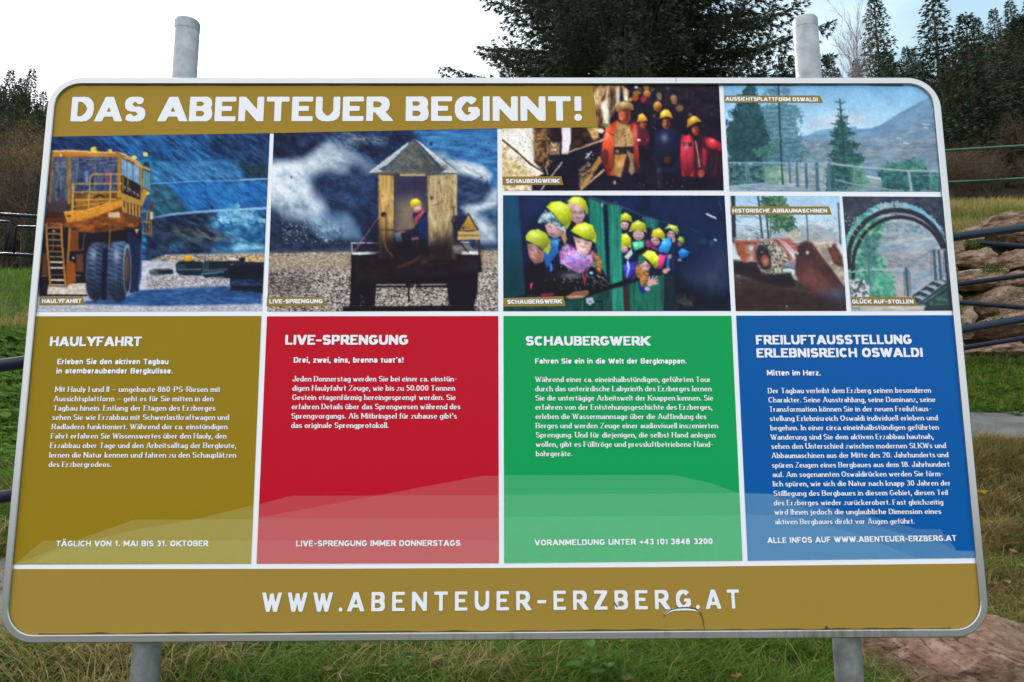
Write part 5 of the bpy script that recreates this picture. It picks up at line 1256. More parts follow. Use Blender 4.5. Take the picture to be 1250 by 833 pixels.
# ------------------------------------------------------------------ terrain
def Z(px, py, D): return float(at(px, py, D)[2])
def prof(px, rows, z0=.15): return np.array([(-60, -.6), (0, 0), (1.6, z0)] + [(D, Z(px, py, D)) for D, py in rows] + [(150, Z(px, rows[-1][1], rows[-1][0]) + 4), (400, Z(px, rows[-1][1], rows[-1][0]) + 6)])
PL = prof(20, [(2.9, 833), (3.8, 700), (5.5, 540), (7.5, 440), (11, 332), (14, 350), (20, 352), (28, 325), (40, 262), (60, 196), (90, 170)])
PC = prof(625, [(3.0, 850), (3.8, 765), (5, 700), (7, 600), (10, 500), (16, 420), (25, 350), (40, 300), (60, 260), (90, 240)])
PR = prof(1200, [(3.2, 833), (4.0, 740), (5, 640), (6.2, 530), (7.2, 501), (8.35, 443), (8.9, 436), (9.5, 285), (12, 252), (16, 228), (25, 188), (40, 150), (60, 120), (90, 100)])
def height(x, y):
    x = np.asarray(x, float); y = np.asarray(y, float)
    D = y - CAMLOC[1]
    zl, zc, zr = (np.interp(D, P[:, 0], P[:, 1]) for P in (PL, PC, PR))
    a = (x - .01 * D) / np.maximum(D, 1.5)
    tl = np.clip((-a - .12) / (.6 - .12), 0, 1); tr = np.clip((a - .10) / (.54 - .10), 0, 1)
    tl = tl * tl * (3 - 2 * tl); tr = tr * tr * (3 - 2 * tr)
    z = zc + (zl - zc) * tl + (zr - zc) * tr
    amp = np.clip((D - 1.5) / 4, 0, 1) * .05 + np.clip((D - 14) / 40, 0, 1) * 2.0
    sc = np.where(D < 14, .9, 9.0)
    n1 = fbm(x / .9 + 50, y / .9 + 50, 11, 3) - .5; n2 = fbm(x / 9 + 50, y / 9 + 50, 12, 3) - .5
    wallz = np.clip((D - 8.6) / .2, 0, 1) * np.clip((9.7 - D) / .2, 0, 1)
    return z + (n1 * np.clip((D - 1.5) / 4, 0, 1) * .10) * (1 - wallz) + n2 * np.clip((D - 13) / 30, 0, 1) * 2.2

def axis(lo, hi, n, k):
    t = np.linspace(-1, 1, n)
    s = np.sinh(t * k) / math.sinh(k)
    return np.where(s < 0, -s * lo, s * hi)
gx = axis(-170, 170, 330, 4.6)
gD = np.concatenate([np.linspace(-60, 0, 14)[:-1], np.linspace(0, 2.6, 12)[:-1], np.linspace(2.6, 13, 150)[:-1], np.linspace(13, 40, 70)[:-1], np.geomspace(40, 400, 60)])
GX, GY = np.meshgrid(gx, gD + CAMLOC[1])
GZ = height(GX, GY)
nx, ny = len(gx), len(gD)
i0 = (np.arange(ny - 1)[:, None] * nx + np.arange(nx - 1)[None]).ravel()
GROUND = mat("soil_and_turf", (.045, .06, .018), .95, 0, .1, attr="Col", noise=((14, (.03, .028, .012), 4, .48, .7),), bump=(9, .6, .05, 6))
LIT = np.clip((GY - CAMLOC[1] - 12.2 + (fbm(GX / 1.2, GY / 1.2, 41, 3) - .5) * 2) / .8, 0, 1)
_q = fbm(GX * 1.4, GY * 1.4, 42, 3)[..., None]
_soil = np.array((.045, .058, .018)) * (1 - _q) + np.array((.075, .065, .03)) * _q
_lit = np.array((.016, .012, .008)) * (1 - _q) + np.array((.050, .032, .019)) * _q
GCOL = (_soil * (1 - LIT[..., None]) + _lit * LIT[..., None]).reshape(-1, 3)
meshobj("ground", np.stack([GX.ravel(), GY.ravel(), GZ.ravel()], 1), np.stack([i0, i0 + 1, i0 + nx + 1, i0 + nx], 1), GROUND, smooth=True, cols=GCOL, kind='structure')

# the gravel path that climbs behind the board
pc = np.array([(-7.0, -.6), (-4.2, .75), (-2.55, 1.25), (-1.1, 2.0), (.6, 3.0), (2.3, 4.0), (3.7, 4.45), (5.2, 4.55), (8, 4.6), (12, 5.2), (18, 7)])
tt = np.linspace(0, 1, 160); ti = np.linspace(0, 1, len(pc))
cxs = np.interp(tt, ti, pc[:, 0]); cys = np.interp(tt, ti, pc[:, 1])
for _ in range(6):
    cxs[1:-1] = (cxs[:-2] + cxs[1:-1] * 2 + cxs[2:]) / 4; cys[1:-1] = (cys[:-2] + cys[1:-1] * 2 + cys[2:]) / 4
tx = np.gradient(cxs); ty = np.gradient(cys); tl_ = np.hypot(tx, ty); nxp, nyp = -ty / tl_, tx / tl_
PATHW = np.interp(cxs, [-7, -2, 1, 4, 8], [.45, .42, .45, .50, .60])
ks = np.linspace(-1, 1, 9)
V = []
for k in ks:
    e = 1 + .12 * (fbm(np.arange(160) * .25, np.full(160, k * 3.0), 5, 3) - .5) * (abs(k) > .9)
    X = cxs + nxp * PATHW * k * e; Y = cys + nyp * PATHW * k * e
    V.append(np.stack([X, Y, height(X, Y) + .022 - .02 * (abs(k) > .9)], 1))
V = np.concatenate(V)
ii = (np.arange(8)[:, None] * 160 + np.arange(159)[None]).ravel()
PATHM = mat("grey_gravel_path", (.15, .15, .15), .95, 0, .1, noise=((60, (.10, .097, .092), 5, .42, .65), (4, (.19, .187, .18), 4, .45, .7)), bump=(120, .5, .01, 5))
meshobj("path", V, np.stack([ii, ii + 1, ii + 161, ii + 160], 1), PATHM, smooth=True, kind='structure')
def on_path(x, y):
    d = np.full(x.shape, 9.0)
    for i in range(0, 160, 4):
        d = np.minimum(d, np.hypot(x - cxs[i], y - cys[i]) - PATHW[i])
    return d

# ------------------------------------------------------------------ railings
RAIL = mat("dark_painted_steel", (.011, .014, .030), .30, .0, .12, noise=(20, (.016, .02, .032), 3, .4, .7))
GREENP = mat("green_painted_steel", (.012, .085, .045), .35, 0, .5)
def bar(name, a, b, r, m, parent, n=10):
    v, f = tube([a, (np.array(a) + np.array(b)) / 2, b], r, n)
    o = meshobj(name, v, f, m, parent); o.data.polygons.foreach_set("use_smooth", [len(p.vertices) == 4 for p in o.data.polygons]); return o
def railing(name, label, top, low, posts, r, m, group=None, extra=()):
    """top/low: (px0,py0,D0,px1,py1,D1); posts: fractions along"""
    A, B = at(top[0], top[1], top[2]), at(top[3], top[4], top[5])
    root = empty(name, tuple(A * .5 + B * .5 - np.array([0, 0, 1.0])), label=label, cat="railing", **({'group': group} if group else {}))
    bar("top_rail", A, B, r, m, root)
    C0, D0 = at(low[0], low[1], low[2]), at(low[3], low[4], low[5])
    bar("lower_rail", C0, D0, r * .96, m, root)
    for t in posts:
        p = A + (B - A) * t
        z = float(height(p[0], p[1]))
        bar("post", (p[0], p[1] + r * 1.2, z - .2), (p[0], p[1] + r * 1.2, p[2]), r * .95, m, root)
    return root
railing("handrail", "thick dark steel handrail running behind the board from lower left to upper right", (-330, 491, 2.55, 1620, 228, 5.0), (-330, 665, 2.55, 1620, 325, 5.0), (-.02, .1525, .524, .97), .0235, RAIL)
railing("handrail", "thin dark handrail rising to the right in front of the stone wall", (1030, 366, 6.4, 1500, 303, 7.2), (1030, 449, 6.4, 1500, 372, 7.2), (.08, .8), .022, RAIL)
railing("handrail", "thin dark handrail sloping down to the right before the boulders", (1196, 296.5, 6.5, 1480, 319, 5.9), (1090, 363, 6.7, 1480, 394, 5.9), (.85,), .0215, RAIL)
railing("green_railing", "green two bar railing on the grassy bank above the stone wall", (1040, 191, 13.2, 1480, 164, 12.2), (1040, 229, 13.2, 1480, 206, 12.2), (.06, .8), .0235, GREENP)
# far railing at the left with rectangular hoops
D_ = 9.6
lt = empty("hoop_railing", tuple(at(20, 330, D_)), label="thin dark railing with rectangular hoops at the far left edge", cat="railing")
bar("top_rail", at(-260, 246, D_ + .6), at(170, 272, D_ - .4), .021, RAIL, lt, 8)
bar("lower_rail", at(-260, 298, D_ + .6), at(170, 318, D_ - .4), .021, RAIL, lt, 8)
for x0, y0, x1, y1, x2, y2 in ((-60, 268, 13, 271, 6, 306), (104, 280, 19, 276.5, 16.5, 307.5)):
    a, b, c = at(x0, y0, D_ - .05), at(x1, y1, D_ - .05), at(x2, y2, D_ - .05)
    v, f = tube([a, b + (a - b) * .03, b + (c - b) * .06, c], .016, 8); meshobj("hoop", v, f, RAIL, lt, smooth=True)
for px in (-150, 120):
    p = at(px, 262, D_); bar("post", (p[0], p[1], float(height(p[0], p[1])) - .2), p, .021, RAIL, lt, 8)

# ------------------------------------------------------------------ rocks
from mathutils import noise as MN
def rock_mesh(name, size, seed, sub=4, rough=.16, strata=.03, boxy=.55):
    bm = bmesh.new(); bmesh.ops.create_icosphere(bm, subdivisions=sub, radius=1)
    rr = np.random.default_rng(seed); o = Vector(rr.uniform(-50, 50, 3))
    tilt = rr.uniform(-.35, .35)
    planes = [(Vector(rr.normal(size=3)).normalized(), rr.uniform(.62, .9)) for _ in range(9)]
    for v in bm.verts:
        p = v.co.copy(); d = p.normalized()
        m_ = max(abs(d.x), abs(d.y), abs(d.z)); p = d * ((1 - boxy) + boxy * min(1.0 / m_, 1.45))
        for nrm, dd in planes:
            k = p.dot(nrm)
            if k > dd: p -= nrm * (k - dd) * .85
        n_ = MN.fractal(p * 1.3 + o, 1.0, 2.0, 3) * rough
        q = Vector((p.x * size[0], p.y * size[1], p.z * size[2])) * (1 + n_)
        s_ = (q.z + tilt * q.x) * 11 + MN.noise(q * 4 + o) * 2.2
        q += d * (strata * (MN.noise(Vector((q.x * 2, q.y * 2, s_ * .9)) + o)) + strata * .5 * MN.fractal(q * 14 + o, 1.0, 2.0, 3))
        v.co = q
    me = bpy.data.meshes.new(name); bm.to_mesh(me); bm.free()
    return me
def rockmat(name, a, b, c, d, s=1.0):
    return mat(name, a, .9, 0, .25, noise=((3.2 * s, b, 7, .42, .64, (1, 1, 1.7)), (8 * s, c, 7, .50, .72, (1, 1, 2.0)), (2.0 * s, d, 6, .55, .70, (1, 1, 1.1)), (26 * s, np.array(b) * .6, 6, .56, .70, (1, 1, 1.6))), bump=(13 * s, .8, .03, 9, (1, 1, 1.8)))
ROCK = rockmat("reddish_brown_rock", (.27, .18, .125), (.13, .08, .052), (.38, .29, .22), (.24, .21, .14), 1.6)
ROCK2 = rockmat("pale_brown_rock", (.32, .235, .165), (.17, .115, .075), (.42, .34, .25), (.22, .20, .13), 1.6)
BOULD = rockmat("banded_red_brown_boulder", (.20, .115, .08), (.11, .06, .04), (.30, .21, .165), (.25, .175, .14), 1.5)
def put_rock(name, px, py, D, wpx, hpx, seed, m, sub=4, depth=None, parent=None, rot=0, **k):
    p = at(px, py, D); s = D / FPX
    sx, sz = wpx * s / 2 * 1.08, hpx * s / 2 * 1.12
    me = rock_mesh(name, (sx, depth or min(sx, .5) * .8 + .1, sz), seed, sub, .11, .028, .72)
    me.materials.append(m)
    me.polygons.foreach_set("use_smooth", np.zeros(len(me.polygons), dtype=bool) if sub >= 4 else np.zeros(len(me.polygons), dtype=bool))
    o = bpy.data.objects.new(name, me); C.objects.link(o)
    o.rotation_euler = (0, rot, 0)
    if parent is not None: o.parent = parent; o.location = tuple(p - parent_world(parent))
    else: o.location = tuple(p)
    return setp(o, **k)
wl = empty("dry_stone_wall", tuple(at(1220, 440, 9.0)), label="dry stone wall of big reddish brown boulders behind the dark handrails", cat="stone wall")
SW = [(1224, 283, 82, 34), (1176, 291, 30, 17), (1183, 319, 44, 25), (1241, 319, 66, 26), (1190, 342, 60, 24), (1242, 346, 56, 27), (1215, 371, 74, 40), (1176, 394, 26, 40), (1224, 402, 82, 27), (1203, 432, 64, 24), (1252, 436, 40, 20), (1160, 424, 30, 26), (1262, 376, 34, 34),
      (1145, 300, 40, 30), (1142, 334, 40, 34), (1138, 372, 46, 36), (1120, 408, 60, 34), (1128, 436, 50, 22), (1280, 300, 60, 34), (1300, 338, 60, 34), (1310, 376, 66, 40), (1296, 414, 50, 34), (1318, 436, 70, 26), (1350, 296, 70, 36), (1368, 340, 64, 44), (1376, 390, 70, 46), (1390, 432, 70, 30),
      (1430, 300, 70, 50), (1440, 360, 70, 60), (1450, 420, 60, 50), (1090, 312, 60, 40), (1080, 356, 60, 40), (1070, 398, 50, 36), (1075, 432, 60, 26)]
for i, (px, py, wp, hp) in enumerate(SW):
    D = 9.45 - (py - 280) / 160 * .65 - .12
    put_rock("stone", px, py, D, wp, hp, 100 + i, (ROCK, ROCK2)[i % 3 == 1], sub=5, parent=wl, rot=random.uniform(-.12, .12))
# the large boulder right of the right post
D = 3.25
def boulder_mesh():
    bm = bmesh.new(); bmesh.ops.create_icosphere(bm, subdivisions=7, radius=1)
    rr = np.random.default_rng(4); o = Vector((3.1, 7.7, 1.9))
    planes = [(Vector((.25, -.35, .9)).normalized(), .60), (Vector((-.5, -.5, .7)).normalized(), .80), (Vector((.1, -1, .15)).normalized(), .66), (Vector((.8, -.4, .35)).normalized(), .80), (Vector((-.85, -.4, .2)).normalized(), .82), (Vector((-.2, -.75, -.5)).normalized(), .8)]
    bed = Vector((.42, -.12, .9)).normalized()
    for v in bm.verts:
        d = v.co.normalized(); m_ = max(abs(d.x), abs(d.y), abs(d.z)); p = d * (.5 + .5 * min(1 / m_, 1.4))
        for nrm, dd in planes:
            k = p.dot(nrm)
            if k > dd: p -= nrm * (k - dd) * .92
        q = Vector((p.x * .50, p.y * .36, p.z * .30))
        q *= 1 + .10 * MN.fractal(p * 1.1 + o, 1.0, 2.0, 3)
        t = q.dot(bed) * 17 + .9 * MN.noise(q * 2.6 + o) + .35 * MN.noise(q * 9 + o)
        f = t - math.floor(t)                                  # overhanging beds: saw tooth ledges
        amp = .020 * (.5 + MN.noise(Vector((math.floor(t) * 3.3, q.x * 3, 1))) )
        q += d * (amp * (f ** 1.6) - .012 * (1 if f > .93 else 0))
        c_ = abs(MN.noise(Vector((q.x * 5 + q.z * 4, q.y * 5, q.z * 7 - q.x * 2)) + o))
        q -= d * (.016 * max(0, 1 - c_ * 9))                   # cracks
        q += d * (.006 * MN.fractal(q * 22 + o, 1.0, 2.0, 4))
        v.co = q
    me = bpy.data.meshes.new("boulder"); bm.to_mesh(me); bm.free(); me.materials.append(BOULD)
    return me
bl = bpy.data.objects.new("boulder", boulder_mesh()); C.objects.link(bl)
bl.location = tuple(at(1188, 838, 3.3)); bl.rotation_euler = (0, .06, .15)
setp(bl, label="large banded red brown boulder at the foot of the board's right post", cat="boulder")
# ------------------------------------------------------------------ trees
BARK = mat("spruce_bark", (.07, .05, .038), .95, 0, .1, noise=(8, (.12, .10, .085), 5, .45, .7, (1, 1, .3)))
TWIG = mat("bare_twigs", (.115, .09, .07), .9, 0, .1, noise=(3, (.10, .075, .055), 3, .4, .7))
BIRCH = mat("pale_birch_twigs", (.20, .18, .17), .9, 0, .1, noise=(3, (.14, .11, .09), 3, .4, .7))
NEED = mat("spruce_needles", rough=.7, spec=.2, attr="Col", trans=.12)
LEAF = mat("autumn_leaves", rough=.75, spec=.15, attr="Col", trans=.3)

def quads(P, A, B, w0=1.0):
    """diamond blades: base P, axis A (full length vector), half width vector B -> verts (4n), faces (n,4)"""
    V = np.stack([P, P + A * .45 + B, P + A, P + A * .45 - B], 1).reshape(-1, 3)
    n = len(P); F = np.arange(4 * n).reshape(n, 4)
    return V, F
def unit(v): return v / (np.linalg.norm(v, axis=-1, keepdims=True) + 1e-9)

def conifer(H, R, seed, nb=150, step=.22, tuft=.30, tw=.07, droop=.35, zlo=.06, col=(.030, .055, .022), col2=(.055, .085, .03), pw=.85, gap=.0, kids=1, dens=None):
    r = np.random.default_rng(seed)
    Ps, As, Bs, Cs = [], [], [], []
    segs = []
    for b in range(nb):
        t = zlo + (1 - zlo) * (b + r.uniform(0, 1)) / nb
        if r.uniform() < gap: continue
        z = t * H; L = R * (1 - t) ** pw * r.uniform(.72, 1.12) + .12
        az = b * 2.39996 + r.uniform(-.4, .4)
        d = np.array([math.cos(az), math.sin(az), 0])
        up0 = .45 * t - droop * (1 - t) + r.uniform(-.1, .1)
        f = 1.0 if dens is None else dens(z)
        n = max(3, int(L / step * f))
        s = (np.arange(n) + r.uniform(0, 1, n)) / n
        s = s ** .8
        sag = up0 * s * L + .22 * L * s ** 2.2
        base = d * (s * L)[:, None]; base[:, 2] = z + sag
        segs.append((np.array([0, 0, z]), d * L * .5 + np.array([0, 0, z + up0 * L * .5 + .22 * L * .5 ** 2.2]), np.array([d[0] * L, d[1] * L, z + up0 * L + .22 * L]), .007 * L + .005))
        side = np.array([-d[1], d[0], 0])
        for sg in (-1, 1):
            ll = L * .42 * (1 - s) ** .8 * r.uniform(.6, 1.15, n) + tuft * .5
            m = np.maximum(1, (ll / (tuft * .55) * (1 if f >= 1 else .5)).astype(int))
            idx = np.repeat(np.arange(n), m)
            u = r.uniform(0, 1, len(idx))
            dirv = unit(side * sg + d * r.uniform(.35, .9, (len(idx), 1)) + np.array([0, 0, -.25]) + r.normal(0, .12, (len(idx), 3)))
            P = base[idx] + dirv * (ll[idx] * u)[:, None] + np.stack([np.zeros(len(idx)), np.zeros(len(idx)), -.12 * ll[idx] * u ** 2], 1)
            for kk in range(kids):
                ax = unit(dirv + d * r.uniform(-.2, .9, (len(idx), 1)) + r.normal(0, .38, (len(idx), 3)) + np.array([0, 0, -.12])) * (tuft * r.uniform(.55, 1.2, (len(idx), 1)))
                bx = unit(np.cross(ax, r.normal(size=(len(idx), 3)))) * (tw * r.uniform(.6, 1.2, (len(idx), 1)))
                Ps.append(P); As.append(ax); Bs.append(bx)
                q = (r.uniform(0, 1, (len(idx), 1)) ** 1.5) * .8 + .2 * r.uniform(0, 1)
                cc_ = np.array(col) * (1 - q) + np.array(col2) * q
                Cs.append(np.where(r.uniform(0, 1, (len(q), 1)) < .14, np.array((.07, .045, .022)), cc_))
    # leader
    P = np.concatenate(Ps); A = np.concatenate(As); B = np.concatenate(Bs); Cc = np.concatenate(Cs)
    V, F = quads(P, A, B)
    cols = np.repeat(Cc, 4, axis=0)
    tv, tf = tube([(0, 0, -.6), (0, 0, H * .5), (0, 0, H * 1.0)], [H * .014 + .02, H * .009 + .01, .012], 8)
    parts = [(tv, tf)]
    for a, b, c_, rr_ in segs: parts.append(tube([a, b, c_], [rr_, rr_ * .6, rr_ * .2], 4, False))
    tV, tF = join(parts)
    return (V, F, cols), (tV, tF)

def bare(H, seed, spread=.5, n1=16, n2=6, n3=5, r0=.05, leaves=0, lcol=None, stems=1, upward=.55, tk=.44):
    r = np.random.default_rng(seed)
    S = []   # (a,b,ra,rb)
    tips = []
    def grow(p, d, L, rad, lev):
        seg = 4 if lev < 2 else 2
        q = p
        pts = [p]
        for k in range(seg):
            d = d + r.normal(0, .10 + .04 * lev, 3); d[2] += .05; d = d / np.linalg.norm(d)
            nq = q + d * L / seg
            S.append((q, nq, rad * (1 - k / seg * .55), rad * (1 - (k + 1) / seg * .55))); q = nq; pts.append(q)
        tips.append(q)
        if lev >= 3: return
        nk = (n1, n2, n3)[lev]
        for k in range(nk):
            t = r.uniform(.22 if lev == 0 else .1, 1)
            j = min(int(t * seg), seg - 1); b = pts[j] + (pts[j + 1] - pts[j]) * (t * seg - j)
            az = r.uniform(0, 2 * math.pi)
            perp = np.array([math.cos(az), math.sin(az), 0]); nd = d * upward + perp * spread + np.array([0, 0, .18]); nd /= np.linalg.norm(nd)
            grow(b, nd, L * (.52 - .06 * lev) * r.uniform(.6, 1.1) * (1.1 - t * .5), rad * tk, lev + 1)
    for s in range(stems):
        a = r.uniform(0, 6.28); dd = np.array([math.cos(a) * .15 * (stems > 1), math.sin(a) * .15 * (stems > 1), 1.0])
        grow(np.array([0, 0, -.3 * H * .1]), dd / np.linalg.norm(dd), H * r.uniform(.85, 1), r0, 0)
    A = np.array([s[0] for s in S]); B = np.array([s[1] for s in S]); ra = np.array([s[2] for s in S])[:, None]; rb = np.array([s[3] for s in S])[:, None]
    d = unit(B - A); u = unit(np.cross(d, np.array([.3, .9, .2]))); w_ = np.cross(d, u)
    V = []
    for (P, rr_) in ((A, ra), (B, rb)):
        for k in range(3):
            an = 2.0944 * k; V.append(P + (u * math.cos(an) + w_ * math.sin(an)) * rr_)
    V = np.stack(V, 1).reshape(-1, 3); n = len(A); o = np.arange(n)[:, None] * 6
    F = np.concatenate([o + np.array([k, (k + 1) % 3, 3 + (k + 1) % 3, 3 + k]) for k in range(3)])
    big = np.array([s[2] for s in S]) > r0 * .3
    lv = None
    if leaves:
        T = np.array(tips); idx = r.integers(0, len(T), leaves)
        P = T[idx] + r.normal(0, .10, (leaves, 3)); ax = unit(r.normal(size=(leaves, 3))) * r.uniform(.05, .11, (leaves, 1)) * H / 6
        bx = unit(np.cross(ax, r.normal(size=(leaves, 3)))) * .03 * H / 6
        lV, lF = quads(P, ax, bx); q = r.uniform(0, 1, (leaves, 1)); cc = np.array(lcol[0]) * (1 - q) + np.array(lcol[1]) * q
        lv = (lV, lF, np.repeat(cc, 4, axis=0))
    m3 = np.tile(big, 3)
    return (V, F[m3], F[~m3]), lv

def ground_at(x, y): return float(height(np.array([x]), np.array([y]))[0])
PROTO = {}
def place_tree(kind, px, pytop, D, label, group, rz=None, wide=1.0, cat="tree", name=None):
    """a copy of a prototype tree whose base stands on the ground and whose top reaches the given line of sight"""
    p = at(px, pytop, D); g = ground_at(p[0], p[1]) - .1
    proto = PROTO[kind]
    s = (p[2] - g) / proto['H']
    root = proto['root'] if not proto['used'] else None
    if root is None:
        root = empty(name or proto['name'])
        for ch in proto['root'].children:
            c = ch.copy(); C.objects.link(c); c.parent = root
    proto['used'] = True
    root.location = (p[0], p[1], g); root.scale = (s * wide, s * wide, s); root.rotation_euler = (0, 0, random.uniform(0, 6.28) if rz is None else rz)
    return setp(root, label=label, cat=cat, group=group)
def add_proto(kind, name, H, crown, trunk=None, cm=NEED, tm=BARK):
    root = empty(name)
    if crown is not None: meshobj("crown", crown[0], crown[1], cm, root, cols=crown[2])
    if trunk is not None: meshobj("trunk", trunk[0], trunk[1], tm, root)
    PROTO[kind] = dict(root=root, H=H, used=False, name=name)
def add_bare(kind, name, H, res, tm=TWIG):
    root = empty(name)
    (V, Fb, Fs), lv = res
    meshobj("trunk", V, Fb, tm, root); meshobj("twigs", V, Fs, tm, root)
    if lv: meshobj("leaves", lv[0], lv[1], LEAF, root, cols=lv[2])
    PROTO[kind] = dict(root=root, H=H, used=False, name=name)
DK, DK2 = (.018, .038, .024), (.055, .090, .045)
for k in range(4):
    c, t = conifer(12, 2.5 + .25 * k, 20 + k, nb=190, step=.24, tuft=.30, tw=.045, droop=.38, col=DK, col2=DK2, pw=.9, kids=3)
    add_proto(f'spruce{k}', "spruce_tree", 12, c, t)
c, t = conifer(12, 2.3, 31, nb=110, step=.3, tuft=.28, tw=.035, droop=.15, col=(.06, .045, .025), col2=(.19, .115, .05), pw=.8, gap=.12)
add_proto('larch', "thin_conifer", 12, c, t)
YB = ((.22, .14, .03), (.16, .085, .025))
add_bare('bare0', "bare_tree", 9, bare(9, 41, .62, 20, 7, 5, .085), TWIG)
add_bare('bare1', "bare_tree", 9, bare(9, 42, .75, 22, 7, 5, .07, stems=2), TWIG)
add_bare('bare2', "bare_tree", 8, bare(8, 43, .8, 16, 7, 5, .05, stems=3, leaves=1500, lcol=YB), TWIG)
add_bare('thicket0', "thicket_bush", 3.4, bare(3.4, 51, .85, 9, 6, 4, .024, stems=6, tk=.56), TWIG)
add_bare('thicket1', "thicket_bush", 3.4, bare(3.4, 52, .85, 9, 6, 4, .022, stems=6, tk=.55, leaves=1500, lcol=((.17, .10, .045), (.10, .06, .03))), TWIG)
add_bare('thicket2', "leafy_bush", 3.4, bare(3.4, 53, .9, 9, 5, 4, .022, stems=6, tk=.55, leaves=3000, lcol=((.26, .19, .04), (.15, .13, .03))), TWIG)
add_bare('bush', "leafy_shrub", 4, bare(4, 44, .9, 12, 6, 5, .03, stems=4, leaves=2600, lcol=((.16, .13, .03), (.10, .10, .025))), TWIG)
add_bare('birch', "birch_tree", 9, bare(9, 45, .55, 22, 8, 6, .034, stems=4, upward=.8, tk=.42), BIRCH)

# the big spruce behind the board
D = 12.0
p = at(764, 95, D); g = ground_at(p[0], p[1])
zv0, zv1 = Z(790, 130, D) - g, Z(790, -60, D) - g
Hs = 15.5
def dens(z): return 1.0 if zv0 - 1.3 < z < zv1 + .9 else .18
R_ = 3.75
c, t = conifer(Hs, R_, 77, nb=400, step=.075, tuft=.10, tw=.0068, droop=.30, col=(.018, .034, .022), col2=(.085, .125, .085), pw=.72, gap=.10, kids=10, dens=dens, zlo=.12)
root = empty("large_spruce", (p[0], p[1], g), label="big dark green spruce with fringed branches rising behind the middle of the board", cat="tree")
meshobj("crown", c[0] + np.array([p[0], p[1], g]), c[1], NEED, root, cols=c[2])
meshobj("trunk", np.array(t[0]) + np.array([p[0], p[1], g]), t[1], BARK, root)

GR = "trees on the slope to the right"
RIGHT = [('spruce0', 1066, -8, 26, 1.0, "narrow spruce with a pointed top right of the bare birch"), ('spruce1', 1137, -14, 24, 1.05, "tall dark spruce with open top above the board's right corner"),
 ('spruce2', 1012, 66, 34, .9, "short spruce peeping over the board beside the right post"), ('spruce3', 1105, 58, 30, .9, "low spruce between the two tall pointed ones"),
 ('spruce1', 1176, 46, 34, .8, "small spruce top just right of the tall dark spruce"), ('spruce2', 1192, 22, 36, .8, "slim spruce top fifth from the right edge"),
 ('spruce3', 1212, 12, 38, .8, "spruce top fourth from the right edge on the hill"), ('spruce0', 1232, 2, 36, .9, "spruce near the right edge of the hill top"),
 ('spruce1', 1258, -6, 34, 1.0, "spruce cut by the upper right edge"), ('larch', 1163, 66, 30, .8, "thin grey green conifer leaning into the dark slope"),
 ('spruce2', 1176, 120, 19, .75, "dark spruce directly beside the board's right rim"), ('spruce0', 1205, 110, 22, 1.0, "dark low spruce above the green railing"),
 ('larch', 1226, 34, 28, .8, "sparse conifer standing among bare trees at right"), ('spruce3', 1085, 84, 22, 1.2, "dark spruce hidden low behind the board's top edge"),
 ('spruce2', 1290, 30, 26, 1.1, "spruce just outside the right edge"), ('spruce0', 1340, 10, 30, 1.1, "spruce farther outside the right edge")]
for k, px, py, D, wd, lb in RIGHT: place_tree(k, px, py, D, lb, GR, wide=wd)
for i, (k, px, py, D) in enumerate([('bare0', 1193, 60, 25), ('bare1', 1218, 76, 27), ('bare1', 1256, 90, 22), ('bare0', 1170, 92, 28), ('bare1', 1200, 84, 23), ('bare0', 1276, 60, 24), ('bare2', 1240, 160, 19)]):
    place_tree(k, px, py, D, "leafless brown tree on the dark slope right of the board", "leafless trees on the right slope", wide=.9)
place_tree('birch', 1034, 18, 20, "bare pale birch with fine twigs just right of the right post", "birch by the post", wide=.62)

GL = "trees on the hillside to the left"
LEFT = [('spruce0', 14, 86, 52, .9, "spruce on the left hilltop at the picture's edge"), ('spruce1', -12, 84, 55, 1, "spruce at the very left edge of the hilltop"), ('spruce2', 40, 84, 50, .8, "tallest narrow spruce on the left hilltop"),
 ('spruce3', 28, 96, 56, 1, "spruce between two taller ones on the left hilltop"), ('spruce0', 54, 112, 48, .9, "right outermost spruce of the left hilltop"), ('spruce1', 2, 104, 46, 1, "lower spruce on the left hilltop"),
 ('spruce2', 20, 116, 43, 1.1, "dark spruce below the left hilltop row"), ('spruce3', 48, 128, 42, 1.1, "dark spruce above the brown shrubs beside the rim"), ('spruce1', 70, 122, 50, 1, "spruce hidden behind the board's left corner"),
 ('spruce0', 47, 214, 15, .55, "dark young spruce right behind the hoop railing"), ('spruce2', 90, 128, 46, 1, "spruce behind the upper left of the board"), ('spruce0', -40, 80, 52, 1.0, "spruce outside the left edge")]
for k, px, py, D, wd, lb in LEFT: place_tree(k, px, py, D, lb, GL, wide=wd)
rb = random.Random(3)
for i in range(64):
    px = rb.uniform(90, 1010); D = rb.uniform(34, 95)
    place_tree('spruce%d' % (i % 4), px, rb.uniform(150, 240), D, "distant spruce on the hillside hidden behind the board", "distant spruces behind the board", wide=rb.uniform(1, 1.5))
def place_h(kind, px, D, h, label, group, wide=1.0, cat="tree", name=None):
    p = at(px, 300, D); g = ground_at(p[0], p[1]); top = np.array([p[0], p[1], g + h]); v = top - CAMLOC
    return place_tree(kind, px, 416.5 - FPX * float(v @ UP) / float(v @ FW), D, label, group, wide=wide, cat=cat, name=name)
for i in range(26):
    px = rb.uniform(-80, 110); D = rb.uniform(40, 62)
    place_tree('spruce%d' % (i % 4), px, 90 + max(0, px) * .5 + rb.uniform(0, 44), D, "dark spruce in the dense stand below the left hilltop", "dense spruces left", wide=rb.uniform(1.2, 1.7))
